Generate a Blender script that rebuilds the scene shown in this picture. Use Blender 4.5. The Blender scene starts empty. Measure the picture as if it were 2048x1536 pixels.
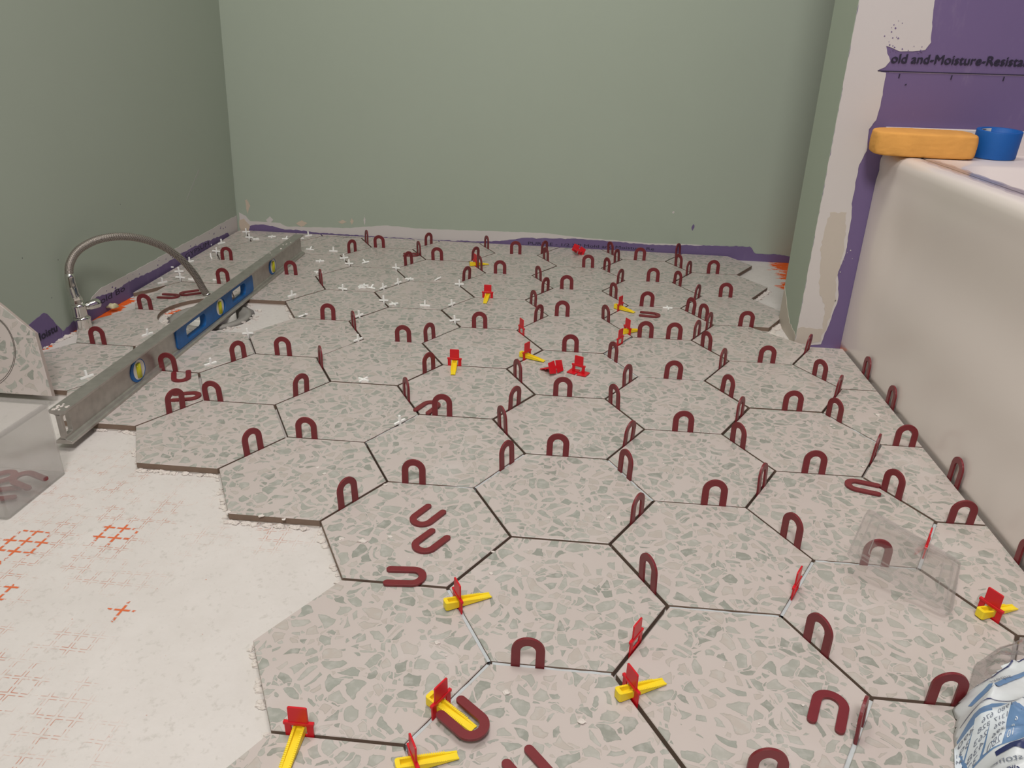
import bpy, bmesh, math, random
from mathutils import Vector, Matrix, noise
from mathutils.geometry import tessellate_polygon

scene = bpy.context.scene
COL = scene.collection
PI = math.pi
rad = math.radians

# ---------------------------------------------------------------- camera, light, exposure
cam_data = bpy.data.cameras.new('camera')
cam = bpy.data.objects.new('camera', cam_data)
COL.objects.link(cam)
cam.location = (0.00414721, -0.664891872, 0.550183171)
cam.rotation_euler = (1.14845932, -0.0235049844, 0.0984054101)
cam_data.sensor_width = 36.0
cam_data.lens = 1522.86799 / 2048 * 36.0
cam_data.clip_start = 0.02
scene.camera = cam

world = bpy.data.worlds.new('world'); scene.world = world; world.use_nodes = True
world.node_tree.nodes['Background'].inputs[0].default_value = (0.9, 0.95, 1, 1)
world.node_tree.nodes['Background'].inputs[1].default_value = 0.05

def area_light(name, loc, size, power, color, target):
    d = bpy.data.lights.new(name, 'AREA'); d.shape = 'DISK'; d.size = size; d.energy = power; d.color = color
    o = bpy.data.objects.new(name, d); COL.objects.link(o); o.location = loc
    o.rotation_euler = (Vector(target) - Vector(loc)).to_track_quat('-Z', 'Y').to_euler()
    return o
area_light('ceiling_light_glow', (-0.15, 0.25, 2.30), 0.80, 18.0, (1.0, 0.96, 0.92), (-0.15, 0.25, 0))
area_light('vanity_light_glow', (0.0, -1.25, 1.95), 0.5, 28.0, (1.0, 0.97, 0.95), (-0.1, 0.6, 0.2))

vs = scene.view_settings
vs.view_transform = 'Standard'; vs.look = 'None'; vs.gamma = 1.0; vs.use_curve_mapping = False
vs.exposure = 0.0
scene.cycles.transparent_max_bounces = 24

# ---------------------------------------------------------------- measured positions (metres, room frame)
SHIMS=[(-0.9384,1.2471,'h',0.035,-5.0,9.0),
(-0.852,1.0392,'h',0.044,-5.0,8.0),
(-0.9328,0.8314,'h',0.0332,-5.0,7.0),
(-0.9119,0.6235,'h',0.0344,-5.0,6.0),
(-0.7148,0.5196,'h',0.0345,-4.0,5.0),
(-0.6178,0.5927,'a',0.0354,-4.0,5.0),
(-0.6252,0.372,'a',0.0384,-4.0,4.0),
(-0.5836,0.4157,'h',0.0341,-3.0,4.0),
(-0.7226,1.1432,'h',0.0365,-4.0,8.0),
(-0.626,1.0842,'b',0.0295,-3.0,7.0),
(-0.5256,0.8314,'h',0.0344,-3.0,6.0),
(-0.4585,0.7941,'b',0.033,-2.0,5.0),
(-0.5443,0.6235,'h',0.0362,-3.0,5.0),
(-0.4623,0.5929,'b',0.0292,-2.0,4.0),
(-0.4524,0.4635,'a',0.0364,-3.0,4.0),
(-0.338,0.7275,'h',0.0331,-2.0,5.0),
(-0.2884,0.7476,'a',0.0331,-2.0,5.0),
(-0.2587,0.5912,'a',0.0348,-2.0,4.0),
(-0.2746,0.4757,'b',0.032,-1.0,3.0),
(-0.6378,1.3895,'a',0.0356,-4.0,9.0),
(-0.6289,1.5049,'b',0.037,-3.0,9.0),
(-0.5764,1.4549,'h',0.0361,-3.0,9.0),
(-0.445,1.5156,'a',0.0342,-3.0,9.0),
(-0.4501,1.4032,'b',0.037,-2.0,8.0),
(-0.4539,1.2922,'a',0.0349,-3.0,8.0),
(-0.3876,1.351,'h',0.0358,-2.0,8.0),
(-0.2728,1.5117,'b',0.0328,-1.0,8.0),
(-0.286,1.3752,'a',0.0361,-2.0,8.0),
(-0.2613,1.284,'b',0.0357,-1.0,7.0),
(-0.2029,1.2471,'h',0.0362,-1.0,7.0),
(-0.2802,1.1774,'a',0.034,-2.0,7.0),
(-0.1817,1.4549,'h',0.0373,-1.0,8.0),
(-0.1023,1.4855,'a',0.0352,-1.0,8.0),
(-0.093,1.4082,'b',0.0345,0.0,7.0),
(0.0243,1.351,'h',0.0345,0.0,7.0),
(0.0734,1.3277,'b',0.0341,1.0,6.0),
(0.1036,1.4264,'a',0.0352,0.0,7.0),
(0.0873,1.5116,'b',0.0336,1.0,7.0),
(0.1678,1.4549,'h',0.034,1.0,7.0),
(0.1061,1.2231,'a',0.0327,0.0,6.0),
(-0.1007,1.2136,'b',0.0333,0.0,6.0),
(-0.0773,1.1132,'a',0.0346,-1.0,6.0),
(-0.0267,1.1432,'h',0.0349,0.0,6.0),
(-0.0991,1.003,'b',0.0299,0.0,5.0),
(-0.0798,0.901,'a',0.0355,-1.0,5.0),
(-0.03,0.9353,'h',0.0363,0.0,5.0),
(0.0862,1.0977,'b',0.0304,1.0,5.0),
(0.066,0.9249,'b',0.0324,1.0,4.0),
(-0.199,0.8314,'h',0.033,-1.0,5.0),
(-0.0057,0.7275,'h',0.0336,0.0,4.0),
(-0.0955,0.5811,'b',0.0366,0.0,3.0),
(0.0759,0.7,'b',0.0341,1.0,3.0),
(0.0998,0.5885,'a',0.0365,0.0,3.0),
(-0.013,0.5196,'h',0.0349,0.0,3.0),
(-0.0906,0.4667,'a',0.0362,-1.0,3.0),
(0.0742,0.4951,'b',0.0378,1.0,2.0),
(0.2814,1.5267,'a',0.0334,1.0,7.0),
(0.27,1.403,'b',0.0325,2.0,6.0),
(0.2905,1.3345,'a',0.0269,1.0,6.0),
(0.2499,1.2299,'b',0.0336,2.0,5.0),
(0.3557,1.351,'h',0.0365,2.0,6.0),
(0.1899,1.2471,'h',0.0343,1.0,6.0),
(0.1615,1.0392,'h',0.0358,1.0,5.0),
(0.2856,1.1183,'a',0.0287,1.0,5.0),
(0.2572,1.0094,'b',0.0355,2.0,4.0),
(0.2808,0.9686,'b',0.0278,2.0,4.0),
(0.3567,1.1432,'h',0.035,2.0,5.0),
(0.368,0.9353,'h',0.0296,2.0,4.0),
(0.1461,0.8314,'h',0.0327,1.0,4.0),
(0.2043,0.8314,'h',0.0323,1.0,4.0),
(0.2537,0.8551,'a',0.0295,1.0,4.0),
(0.2862,0.9114,'a',0.0279,1.0,4.0),
(0.2642,0.7894,'b',0.0354,2.0,3.0),
(0.2832,0.6984,'a',0.0343,1.0,3.0),
(0.1829,0.6235,'h',0.0342,1.0,3.0),
(0.3699,0.7275,'h',0.0314,2.0,3.0),
(0.4657,0.8066,'a',0.0322,2.0,3.0),
(0.4535,0.6695,'b',0.0357,3.0,2.0),
(0.4666,0.6003,'a',0.0308,2.0,2.0),
(0.5435,0.6949,'v',0.0361,9.0,0.0),
(0.5435,0.5653,'v',0.035,9.0,0.0),
(0.4322,0.4985,'b',0.0365,3.0,1.0),
(0.3702,0.5196,'h',0.0351,2.0,2.0),
(0.2706,0.5705,'b',0.0354,2.0,2.0),
(0.2778,0.4812,'a',0.0307,1.0,2.0),
(0.1791,0.4157,'h',0.0353,1.0,2.0),
(0.2582,0.3842,'b',0.0363,2.0,1.0),
(-0.0125,0.3118,'h',0.036,0.0,2.0),
(0.093,0.3689,'a',0.036,0.0,2.0),
(-0.1012,0.3831,'b',0.0396,0.0,2.0),
(-0.0827,0.2724,'a',0.0395,-1.0,2.0),
(0.0835,0.271,'b',0.0389,1.0,1.0),
(0.0953,0.165,'a',0.0338,0.0,1.0),
(0.1973,0.2078,'h',0.0376,1.0,1.0),
(0.5137,0.4157,'h',0.0332,3.0,1.0),
(0.454,0.3706,'a',0.0404,2.0,1.0),
(0.5435,0.313,'v',0.039,9.0,0.0),
(0.352,0.3118,'h',0.035,2.0,1.0),
(0.4447,0.269,'b',0.0368,3.0,0.0),
(0.2693,0.2585,'a',0.0388,1.0,1.0),
(0.509,0.2078,'h',0.0312,3.0,0.0),
(0.5435,0.1225,'v',0.0359,9.0,0.0),
(0.2802,0.1382,'b',0.0398,2.0,0.0),
(0.3692,0.1039,'h',0.0349,2.0,0.0),
(0.2645,-0.0424,'b',0.04,2.0,-1.0),
(0.364,-0.1039,'h',0.039,2.0,-1.0),
(0.1808,-0.2078,'h',0.0351,1.0,-1.0),
(0.1004,0.0339,'b',0.0431,1.0,0.0),
(-0.0231,-0.1039,'h',0.0353,0.0,0.0),
(-0.203,0.2078,'h',0.0369,-1.0,2.0),
(-0.2755,0.1464,'a',0.0391,-2.0,2.0),
(-0.389,0.3118,'h',0.0353,-2.0,3.0),
(-0.4496,0.2606,'a',0.0372,-3.0,3.0),
(-0.2021,0.4157,'h',0.0371,-1.0,3.0),
(0.2762,-0.1451,'a',0.0334,1.0,-1.0)]
FLATS=[(-0.9271,0.9218,0.9749),
(-0.8938,0.9528,-141.8011),
(-0.6807,0.4967,-62.8095),
(-0.6327,0.4211,18.6722),
(-0.4678,1.3881,10.8274),
(-0.2296,0.4397,68.8687),
(-0.1702,0.1299,-116.8282),
(-0.1558,0.077,-119.0585),
(-0.1693,0.0105,4.9848),
(-0.0716,-0.1825,-38.907),
(-0.0098,-0.2236,-47.3162),
(0.2545,-0.1262,66.6737),
(0.4104,0.2804,162.6127),
(0.165,0.9745,-9.3666)]
CROSSES=[(-0.9964,1.0198,'s',56.8326),
(-1.0007,1.1098,'s',-64.762),
(-0.9722,1.0604,'s',-61.2473),
(-0.9379,1.056,'s',-4.1403),
(-0.8786,1.0623,'s',-5.2018),
(-0.9998,1.316,'s',-61.1809),
(-0.9878,1.2574,'s',-54.9845),
(-1.0303,1.4131,'s',63.6054),
(-1.0607,1.3891,'s',3.182),
(-1.0155,1.5511,'s',-63.3369),
(-0.9785,1.4869,'s',-59.5598),
(-1.044,1.1432,'s',-2.6798),
(-1.0239,1.2092,'s',56.072),
(-0.657,0.5588,'s',55.2742),
(-0.6526,0.7147,'s',-63.4272),
(-0.8386,0.4714,'s',65.1297),
(-0.8465,0.6831,'s',63.947),
(-0.9544,1.4777,'f',76.2041),
(-0.921,1.5164,'f',15.1274),
(-0.8696,1.4945,'t',59.2105),
(-0.8326,1.5147,'f',81.479),
(-0.8204,1.5497,'s',55.0406),
(-0.7598,1.3892,'t',56.5871),
(-0.6905,1.3854,'s',0.0714),
(-0.6374,1.3118,'s',-63.8665),
(-0.6075,1.2601,'s',-60.3169),
(-0.6929,1.2765,'f',13.2562),
(-0.5702,1.284,'t',78.4652),
(-0.4758,1.2398,'s',-62.3971),
(-0.6623,1.1737,'f',82.6667),
(-0.421,1.1534,'f',83.5851),
(-0.4396,1.1092,'s',60.1005),
(-0.4652,1.0649,'s',58.9674),
(-0.4951,1.0629,'t',53.0746),
(-0.517,1.0799,'f',12.1802),
(-0.5173,1.0631,'f',67.6522),
(-0.557,1.0392,'s',-5.4441),
(-0.6582,0.9744,'s',61.5162),
(-0.3534,1.1656,'t',25.6545),
(-0.4393,0.9688,'s',-60.3451),
(-0.413,0.9529,'f',36.8232),
(-0.3408,0.9544,'s',-3.6531),
(-0.2815,0.9673,'s',58.9535),
(-0.5852,0.8436,'t',19.8323),
(-0.465,0.8573,'s',57.3157),
(-0.4267,0.7158,'s',58.27),
(-0.3638,0.5308,'f',65.0729),
(-0.29,1.1259,'s',-59.2977),
(-0.2568,0.8605,'s',-55.1482),
(0.2089,1.0299,'f',3.8275),
(-0.2624,0.3769,'s',56.7464)]
CLIPS=[(-0.2121,-0.2078,'h',-89.1568),
(-0.1041,-0.0276,'b',30.5176),
(-0.0962,-0.1666,'a',-30.6963),
(-0.1078,-0.2289,'b',22.8935),
(0.0744,-0.1288,'b',29.9257),
(0.0822,-0.0654,'a'),
(0.4634,0.0288,'b',23.6503),
(0.2634,0.0405,'a'),
(0.439,0.1368,'a'),
(-0.2087,1.0392,'h',-90.7556),
(-0.2172,0.6235,'h',-74.9957),
(-0.2776,1.3122,'b',19.1401),
(0.0997,1.0041,'a',-33.5702),
(0.1095,0.8496,'b',35.6921),
(0.0925,0.7837,'a'),
(-0.1093,0.8129,'b'),
(-0.0872,0.6803,'a',-24.053)]
JOINTS=[(-0.24,0.2078,-0.12,0.2078),
(0.12,0.0,0.24,0.0),
(0.06,0.3118,0.12,0.2078),
(-0.12,0.0,-0.06,-0.1039),
(-0.06,0.7275,0.06,0.7275),
(0.3,0.1039,0.42,0.1039),
(-0.66,0.3118,-0.6,0.4157),
(-0.12,-0.2078,-0.06,-0.1039),
(0.12,0.6235,0.24,0.6235),
(0.06,0.7275,0.12,0.6235),
(0.24,0.0,0.3,0.1039),
(0.12,0.2078,0.24,0.2078),
(-0.12,0.2078,-0.06,0.3118),
(0.06,0.7275,0.12,0.8314),
(0.42,0.5196,0.48,0.4157),
(-0.66,0.5196,-0.6,0.6235),
(-0.48,0.6235,-0.42,0.7275),
(-0.24,0.8314,-0.12,0.8314),
(0.12,0.8314,0.24,0.8314),
(0.12,1.0392,0.24,1.0392),
(0.42,0.1039,0.48,0.2078),
(0.24,-0.2078,0.3,-0.1039),
(-0.06,-0.1039,0.06,-0.1039),
(-0.3,0.3118,-0.24,0.4157),
(0.06,0.7275,0.12,0.8314),
(-0.24,1.0392,-0.12,1.0392),
(-0.3,1.1432,-0.24,1.2471),
(0.48,0.4157,0.6,0.4157),
(0.3,0.7275,0.42,0.7275)]

# ---------------------------------------------------------------- materials
def srgb(r, g, b):
    f = lambda c: (c / 255 / 12.92) if c / 255 <= 0.04045 else ((c / 255 + 0.055) / 1.055) ** 2.4
    return (f(r), f(g), f(b), 1)

class NT:
    def __init__(s, name):
        s.m = bpy.data.materials.new(name); s.m.use_nodes = True
        s.t = s.m.node_tree; s.b = s.t.nodes['Principled BSDF']
    def n(s, typ, **kw):
        o = s.t.nodes.new(typ)
        for k, v in kw.items():
            if hasattr(o, k): setattr(o, k, v)
        return o
    def l(s, a, b): s.t.links.new(a, b)
    def val(s, sock, v):
        if hasattr(v, 'is_output'): s.l(v, sock)
        else: sock.default_value = v
    def math(s, op, a, b=0.0, c=None, clamp=False):
        o = s.n('ShaderNodeMath'); o.operation = op; o.use_clamp = clamp
        s.val(o.inputs[0], a); s.val(o.inputs[1], b)
        if c is not None: s.val(o.inputs[2], c)
        return o.outputs[0]
    def vmath(s, op, a, b=(0, 0, 0)):
        o = s.n('ShaderNodeVectorMath'); o.operation = op
        s.val(o.inputs[0], a); s.val(o.inputs[1], b)
        return o.outputs['Value'] if op in ('LENGTH', 'DISTANCE', 'DOT_PRODUCT') else o.outputs['Vector']
    def mix(s, f, a, b, blend='MIX'):
        o = s.n('ShaderNodeMix'); o.data_type = 'RGBA'; o.blend_type = blend
        s.val(o.inputs[0], f); s.val(o.inputs[6], a); s.val(o.inputs[7], b)
        return o.outputs[2]
    def noise(s, vec, scale, detail=3, rough=0.5):
        o = s.n('ShaderNodeTexNoise'); o.inputs['Scale'].default_value = scale
        o.inputs['Detail'].default_value = detail; o.inputs['Roughness'].default_value = rough
        if vec is not None: s.l(vec, o.inputs['Vector'])
        return o
    def step(s, x, lo, hi):
        o = s.n('ShaderNodeMapRange'); o.interpolation_type = 'SMOOTHSTEP'
        s.val(o.inputs['Value'], x); s.val(o.inputs['From Min'], lo); s.val(o.inputs['From Max'], hi)
        return o.outputs['Result']
    def coord(s, which='Object'):
        return s.n('ShaderNodeTexCoord').outputs[which]
    def bump(s, h, strength=0.3, dist=0.001):
        o = s.n('ShaderNodeBump'); o.inputs['Strength'].default_value = strength
        o.inputs['Distance'].default_value = dist; s.l(h, o.inputs['Height'])
        s.l(o.outputs[0], s.b.inputs['Normal'])
    def base(s, c): s.val(s.b.inputs['Base Color'], c)
    def rough(s, v): s.val(s.b.inputs['Roughness'], v)

def simple(name, col, rough=0.5, var=0.08, scale=60, bump=0.0, metal=0.0, spec=0.5, dist=0.0005):
    k = NT(name); co = k.coord()
    nz = k.noise(co, scale, 4)
    dark = tuple(c * (1 - var) for c in col[:3]) + (1,); lite = tuple(min(1, c * (1 + var)) for c in col[:3]) + (1,)
    k.base(k.mix(nz.outputs[0], dark, lite)); k.rough(rough); k.b.inputs['Metallic'].default_value = metal
    k.b.inputs['Specular IOR Level'].default_value = spec
    if bump: k.bump(nz.outputs[0], bump, dist)
    return k.m

def clear_plastic(name, tint, alpha_face, rough=0.15):
    # thin cloudy moulded plastic: mostly lets light straight through, a little gloss and haze
    k = NT(name); t = k.t
    out = t.nodes['Material Output']
    tr = k.n('ShaderNodeBsdfTransparent'); tr.inputs[0].default_value = tint
    gl = k.n('ShaderNodeBsdfGlossy'); gl.inputs['Roughness'].default_value = rough
    df = k.n('ShaderNodeBsdfDiffuse'); df.inputs[0].default_value = srgb(230, 222, 216)
    tl = k.n('ShaderNodeBsdfTranslucent'); tl.inputs[0].default_value = srgb(225, 222, 225)
    lw = k.n('ShaderNodeLayerWeight'); lw.inputs[0].default_value = 0.25
    m0 = k.n('ShaderNodeMixShader'); m0.inputs[0].default_value = 0.5
    k.l(df.outputs[0], m0.inputs[1]); k.l(tl.outputs[0], m0.inputs[2])
    m1 = k.n('ShaderNodeMixShader'); m1.inputs[0].default_value = alpha_face
    k.l(tr.outputs[0], m1.inputs[1]); k.l(m0.outputs[0], m1.inputs[2])
    m2 = k.n('ShaderNodeMixShader')
    k.l(k.math('MULTIPLY', lw.outputs['Fresnel'], 0.35), m2.inputs[0])
    k.l(m1.outputs[0], m2.inputs[1]); k.l(gl.outputs[0], m2.inputs[2])
    k.l(m2.outputs[0], out.inputs['Surface'])
    return k.m

def terrazzo():
    k = NT('terrazzo_porcelain')
    co = k.coord(); oi = k.n('ShaderNodeObjectInfo').outputs['Random']
    off = k.n('ShaderNodeCombineXYZ')
    k.l(k.math('MULTIPLY', oi, 37.0), off.inputs[0]); k.l(k.math('MULTIPLY', oi, 91.0), off.inputs[1]); k.l(k.math('MULTIPLY', oi, 11.0), off.inputs[2])
    p = k.vmath('ADD', co, off.outputs[0])
    wl = k.noise(p, 26, 1)      # broad warp stretches chips this way and that
    w1 = k.vmath('SCALE', k.vmath('SUBTRACT', wl.outputs[1], (.5, .5, .5))); w1.node.inputs['Scale'].default_value = 0.030
    ws = k.noise(p, 170, 2)
    w2 = k.vmath('SCALE', k.vmath('SUBTRACT', ws.outputs[1], (.5, .5, .5))); w2.node.inputs['Scale'].default_value = 0.0028
    q = k.vmath('MULTIPLY', k.vmath('ADD', k.vmath('ADD', p, w1), w2), (1, 1, 0))
    mat = lambda c, s, lo: None
    def layer(scale, lo, hi, keep):
        e = k.n('ShaderNodeTexVoronoi'); e.voronoi_dimensions = '2D'; e.feature = 'DISTANCE_TO_EDGE'; e.inputs['Scale'].default_value = scale
        f = k.n('ShaderNodeTexVoronoi'); f.voronoi_dimensions = '2D'; f.feature = 'F1'; f.inputs['Scale'].default_value = scale
        k.l(q, e.inputs['Vector']); k.l(q, f.inputs['Vector'])
        sp = k.n('ShaderNodeSeparateColor'); k.l(f.outputs['Color'], sp.inputs[0])
        thr = k.math('MULTIPLY_ADD', sp.outputs[0], hi - lo, lo)
        d = k.math('SUBTRACT', e.outputs['Distance'], thr)
        m = k.step(d, 0.0, 0.022)
        kp = k.math('LESS_THAN', sp.outputs[1], keep)
        rim = k.math('SUBTRACT', 1.0, k.step(d, 0.015, 0.085))
        return k.math('MULTIPLY', m, kp), sp, rim, d, kp
    m1, s1, r1, d1, k1 = layer(61, 0.085, 0.26, 0.84)
    m2, s2, r2, d2, k2 = layer(120, 0.09, 0.26, 0.36)
    near1 = k.math('MULTIPLY', k.step(d1, -0.06, -0.04), k1)
    m2 = k.math('MULTIPLY', m2, k.math('SUBTRACT', 1.0, near1))
    cloud = k.noise(p, 110, 3)
    def chipcol(sp, rim):
        a = k.mix(sp.outputs[2], srgb(175, 172, 164), srgb(153, 155, 146))
        third = k.math('GREATER_THAN', k.math('FRACT', k.math('MULTIPLY', sp.outputs[0], 7.3)), 0.72)
        a = k.mix(third, a, srgb(184, 174, 166))
        dk = k.math('GREATER_THAN', k.math('FRACT', k.math('MULTIPLY', sp.outputs[2], 11.7)), 0.86)
        a = k.mix(dk, a, srgb(148, 149, 140))
        a = k.mix(k.math('MULTIPLY', k.step(cloud.outputs[0], 0.42, 0.70), 0.55), a, srgb(190, 186, 180))
        return k.mix(k.math('MULTIPLY', rim, 0.30), a, srgb(130, 130, 120))
    bodyn = k.noise(p, 14, 3)
    body = k.mix(bodyn.outputs[0], srgb(192, 180, 174), srgb(198, 187, 182))
    c = k.mix(m2, body, chipcol(s2, r2)); c = k.mix(m1, c, chipcol(s1, r1))
    dust = k.noise(p, 7, 4, 0.65)
    c = k.mix(k.math('MULTIPLY', k.step(dust.outputs[0], 0.56, 0.78), 0.28), c, srgb(212, 208, 205))
    k.base(c)
    k.rough(k.math('MULTIPLY_ADD', dust.outputs[0], 0.25, 0.27))
    k.b.inputs['Specular IOR Level'].default_value = 0.4
    return k.m

def membrane():
    k = NT('thinset_over_orange_membrane')
    co = k.coord()
    wob = k.noise(co, 45, 2)
    w = k.vmath('SCALE', k.vmath('SUBTRACT', wob.outputs[1], (.5, .5, .5))); w.node.inputs['Scale'].default_value = 0.0022
    q = k.vmath('ADD', co, w)
    sx = k.n('ShaderNodeSeparateXYZ'); k.l(q, sx.inputs[0])
    P = 0.020
    def gd(o):
        f = k.math('FRACT', k.math('ADD', k.math('DIVIDE', o, P), 500.0))
        return k.math('MULTIPLY', k.math('ABSOLUTE', k.math('SUBTRACT', f, 0.5)), P)   # distance from a grid line
    dx, dy = gd(k.math('ADD', sx.outputs[0], 0.01)), gd(k.math('ADD', sx.outputs[1], -0.004))
    def line(d, other):
        l = k.math('SUBTRACT', 1.0, k.step(k.math('ABSOLUTE', k.math('SUBTRACT', d, 0.0016)), 0.0001, 0.00065))
        seg = k.math('SUBTRACT', 1.0, k.step(k.math('ABSOLUTE', k.math('SUBTRACT', other, 0.0050)), 0.0030, 0.0042))
        return k.math('MULTIPLY', l, seg)
    lines = k.math('MAXIMUM', line(dx, dy), line(dy, dx))
    def bar(d, other):
        return k.math('MULTIPLY', k.math('SUBTRACT', 1.0, k.step(d, 0.0008, 0.0021)), k.math('SUBTRACT', 1.0, k.step(other, 0.0075, 0.0098)))
    bars = k.math('MAXIMUM', bar(dx, dy), bar(dy, dx))
    patch = k.noise(co, 24, 4, 0.65)
    def blob(pts):
        acc = None
        for x, y, r in pts:
            d = k.vmath('DISTANCE', k.vmath('MULTIPLY', co, (1, 1, 0)), (x, y, 0))
            b = k.math('SUBTRACT', 1.0, k.step(d, r * 0.35, r))
            acc = b if acc is None else k.math('MAXIMUM', acc, b)
        return acc
    region = blob([(-0.56, 0.06, 0.17), (-0.64, -0.05, 0.16), (-0.62, 0.17, 0.13), (-0.50, -0.17, 0.10), (-0.44, -0.25, 0.09), (-0.36, 0.12, 0.09)])
    faint = k.math('MULTIPLY', lines, k.math('MULTIPLY', region, k.step(patch.outputs[0], 0.44, 0.62)))
    hot = blob([(-0.545, 0.062, 0.034), (-0.64, 0.03, 0.042), (-0.60, -0.055, 0.02), (-0.46, -0.066, 0.022), (-0.66, -0.01, 0.03)])
    jag = k.noise(co, 230, 3, 0.6)
    strong = k.math('MULTIPLY', bars, k.step(k.math('ADD', hot, k.math('MULTIPLY', k.math('SUBTRACT', jag.outputs[0], 0.5), 2.0)), 0.40, 0.55))
    big = blob([(0.63, 1.50, 0.13), (0.60, 1.40, 0.09), (0.565, 1.29, 0.07), (0.69, 1.40, 0.16), (-1.04, 0.90, 0.050), (-1.035, 0.80, 0.045), (-1.03, 0.71, 0.035), (-1.03, 0.62, 0.030), (-0.90, 0.86, 0.035), (0.552, 0.858, 0.026), (-1.03, 0.85, 0.045)])
    streak = k.noise(k.vmath('MULTIPLY', co, (1.0, 3.2, 1.0)), 42, 3, 0.55)
    bigm = k.step(k.math('ADD', big, k.math('MULTIPLY', k.math('SUBTRACT', streak.outputs[0], 0.5), 2.2)), 0.50, 0.56)
    bigm = k.math('MULTIPLY', bigm, k.math('GREATER_THAN', big, 0.02))
    n1 = k.noise(co, 11, 6, 0.72); n2 = k.noise(co, 130, 4, 0.6)
    c = k.mix(n1.outputs[0], srgb(200, 193, 187), srgb(222, 216, 212))
    c = k.mix(k.math('MULTIPLY', k.step(n2.outputs[0], 0.55, 0.72), 0.45), c, srgb(182, 176, 168))
    c = k.mix(k.math('MULTIPLY', faint, 0.95), c, srgb(200, 124, 96))
    c = k.mix(strong, c, srgb(216, 104, 56))
    c = k.mix(bigm, c, srgb(232, 96, 22))
    k.base(c); k.rough(0.8)
    h = k.math('SUBTRACT', k.math('MULTIPLY', n2.outputs[0], 0.6), k.math('ADD', k.math('MULTIPLY', faint, 0.8), k.math('MULTIPLY', strong, 1.5)))
    k.bump(h, 0.5, 0.0012)
    return k.m

def drywall(name, c0, c1, bumpy=0.15, scuff=0.0):
    k = NT(name); co = k.coord()
    a = k.noise(co, 3.0, 4, 0.6); b = k.noise(co, 420, 2)
    c = k.mix(a.outputs[0], c0, c1)
    if scuff:
        s = k.noise(k.vmath('MULTIPLY', co, (1, 1, 0.35)), 16, 5, 0.7)
        c = k.mix(k.math('MULTIPLY', k.step(s.outputs[0], 0.55, 0.75), scuff), c, srgb(170, 155, 175))
    k.base(c); k.rough(0.75); k.b.inputs['Specular IOR Level'].default_value = 0.25
    k.bump(b.outputs[0], bumpy, 0.0004)
    return k.m

M = {}
M['tile'] = terrazzo()
M['tile_side'] = simple('brown_porcelain_body', srgb(124, 104, 90), 0.8, 0.15, 80)
M['floor'] = membrane()
M['thinset'] = simple('dried_thinset', srgb(214, 205, 198), 0.85, 0.08, 90, 0.5, dist=0.001)
M['joint'] = simple('wet_blue_grey_thinset', srgb(190, 194, 196), 0.6, 0.1, 150, 0.4)
M['tile_cut'] = simple('pale_cut_porcelain', srgb(176, 162, 154), 0.8, 0.1, 80)
M['green'] = drywall('sage_green_paint', srgb(166, 175, 160), srgb(170, 179, 165))
M['white_mud'] = drywall('white_joint_compound', srgb(203, 196, 194), srgb(212, 205, 202), 0.3)
M['beige_mud'] = drywall('beige_joint_compound', srgb(192, 181, 170), srgb(200, 190, 179), 0.4)
M['cream'] = drywall('cream_filler', srgb(205, 186, 165), srgb(198, 184, 170), 0.4)
M['purple'] = drywall('purple_drywall_paper', srgb(112, 96, 136), srgb(118, 100, 140), 0.2, 0.25)
M['ceiling'] = drywall('white_ceiling_paint', srgb(235, 232, 226), srgb(240, 238, 232))
M['ink'] = simple('black_ink', srgb(42, 36, 56), 0.8, 0.1)
M['shim'] = simple('dark_red_shim_plastic', srgb(118, 38, 44), 0.38, 0.12, 90)
M['clip'] = simple('bright_red_plastic', srgb(208, 18, 34), 0.35, 0.06)
M['wedge'] = simple('yellow_plastic', srgb(245, 216, 40), 0.4, 0.05)
M['spacer'] = simple('white_spacer_plastic', srgb(250, 249, 246), 0.45, 0.02)
M['tub'] = simple('glossy_white_acrylic', srgb(228, 217, 212), 0.22, 0.015, 5)
M['alu'] = simple('scuffed_aluminium', (0.50, 0.47, 0.44, 1), 0.45, 0.25, 70, 0.1, metal=0.85)
M['blue'] = simple('blue_grip_plastic', srgb(18, 92, 158), 0.5, 0.35, 60)
M['vial_white'] = simple('cream_vial_housing', srgb(232, 226, 214), 0.5, 0.05)
M['vial_fluid'] = simple('yellow_green_vial', srgb(190, 186, 30), 0.15, 0.1)
M['chrome'] = simple('chrome', (0.72, 0.70, 0.67, 1), 0.12, 0.05, metal=1.0)
M['sponge'] = simple('orange_sponge', srgb(226, 164, 88), 0.95, 0.16, 35, 0.9, spec=0.1, dist=0.002)
M['tape'] = simple('blue_painters_tape', srgb(12, 92, 172), 0.6, 0.06, 200, 0.2)
M['card'] = simple('white_card_core', srgb(225, 222, 215), 0.8, 0.05)
M['grey_pvc'] = simple('grey_flange_plastic', srgb(150, 146, 140), 0.5, 0.15, 60)
M['white_pvc'] = simple('white_pipe_plastic', srgb(215, 212, 205), 0.35, 0.05)
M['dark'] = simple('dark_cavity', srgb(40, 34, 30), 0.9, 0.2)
M['pencil'] = simple('pencil_line', srgb(92, 84, 78), 0.7, 0.1)
M['bag'] = simple('white_bag_plastic', srgb(210, 213, 216), 0.35, 0.04, 25)
M['bag_blue'] = simple('blue_bag_print', srgb(104, 136, 176), 0.35, 0.05)
M['bag_navy'] = simple('navy_bag_print', srgb(44, 52, 96), 0.4, 0.05)
M['bag_ink'] = simple('grey_bag_lettering', srgb(118, 124, 138), 0.5, 0.05)
M['bag_light'] = simple('pale_bag_columns', srgb(214, 220, 226), 0.35, 0.03)
M['caulk'] = simple('cream_caulk', srgb(222, 212, 170), 0.5, 0.05)
M['clear_box'] = clear_plastic('cloudy_clear_plastic', (0.985, 0.985, 0.985, 1), 0.12)
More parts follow.
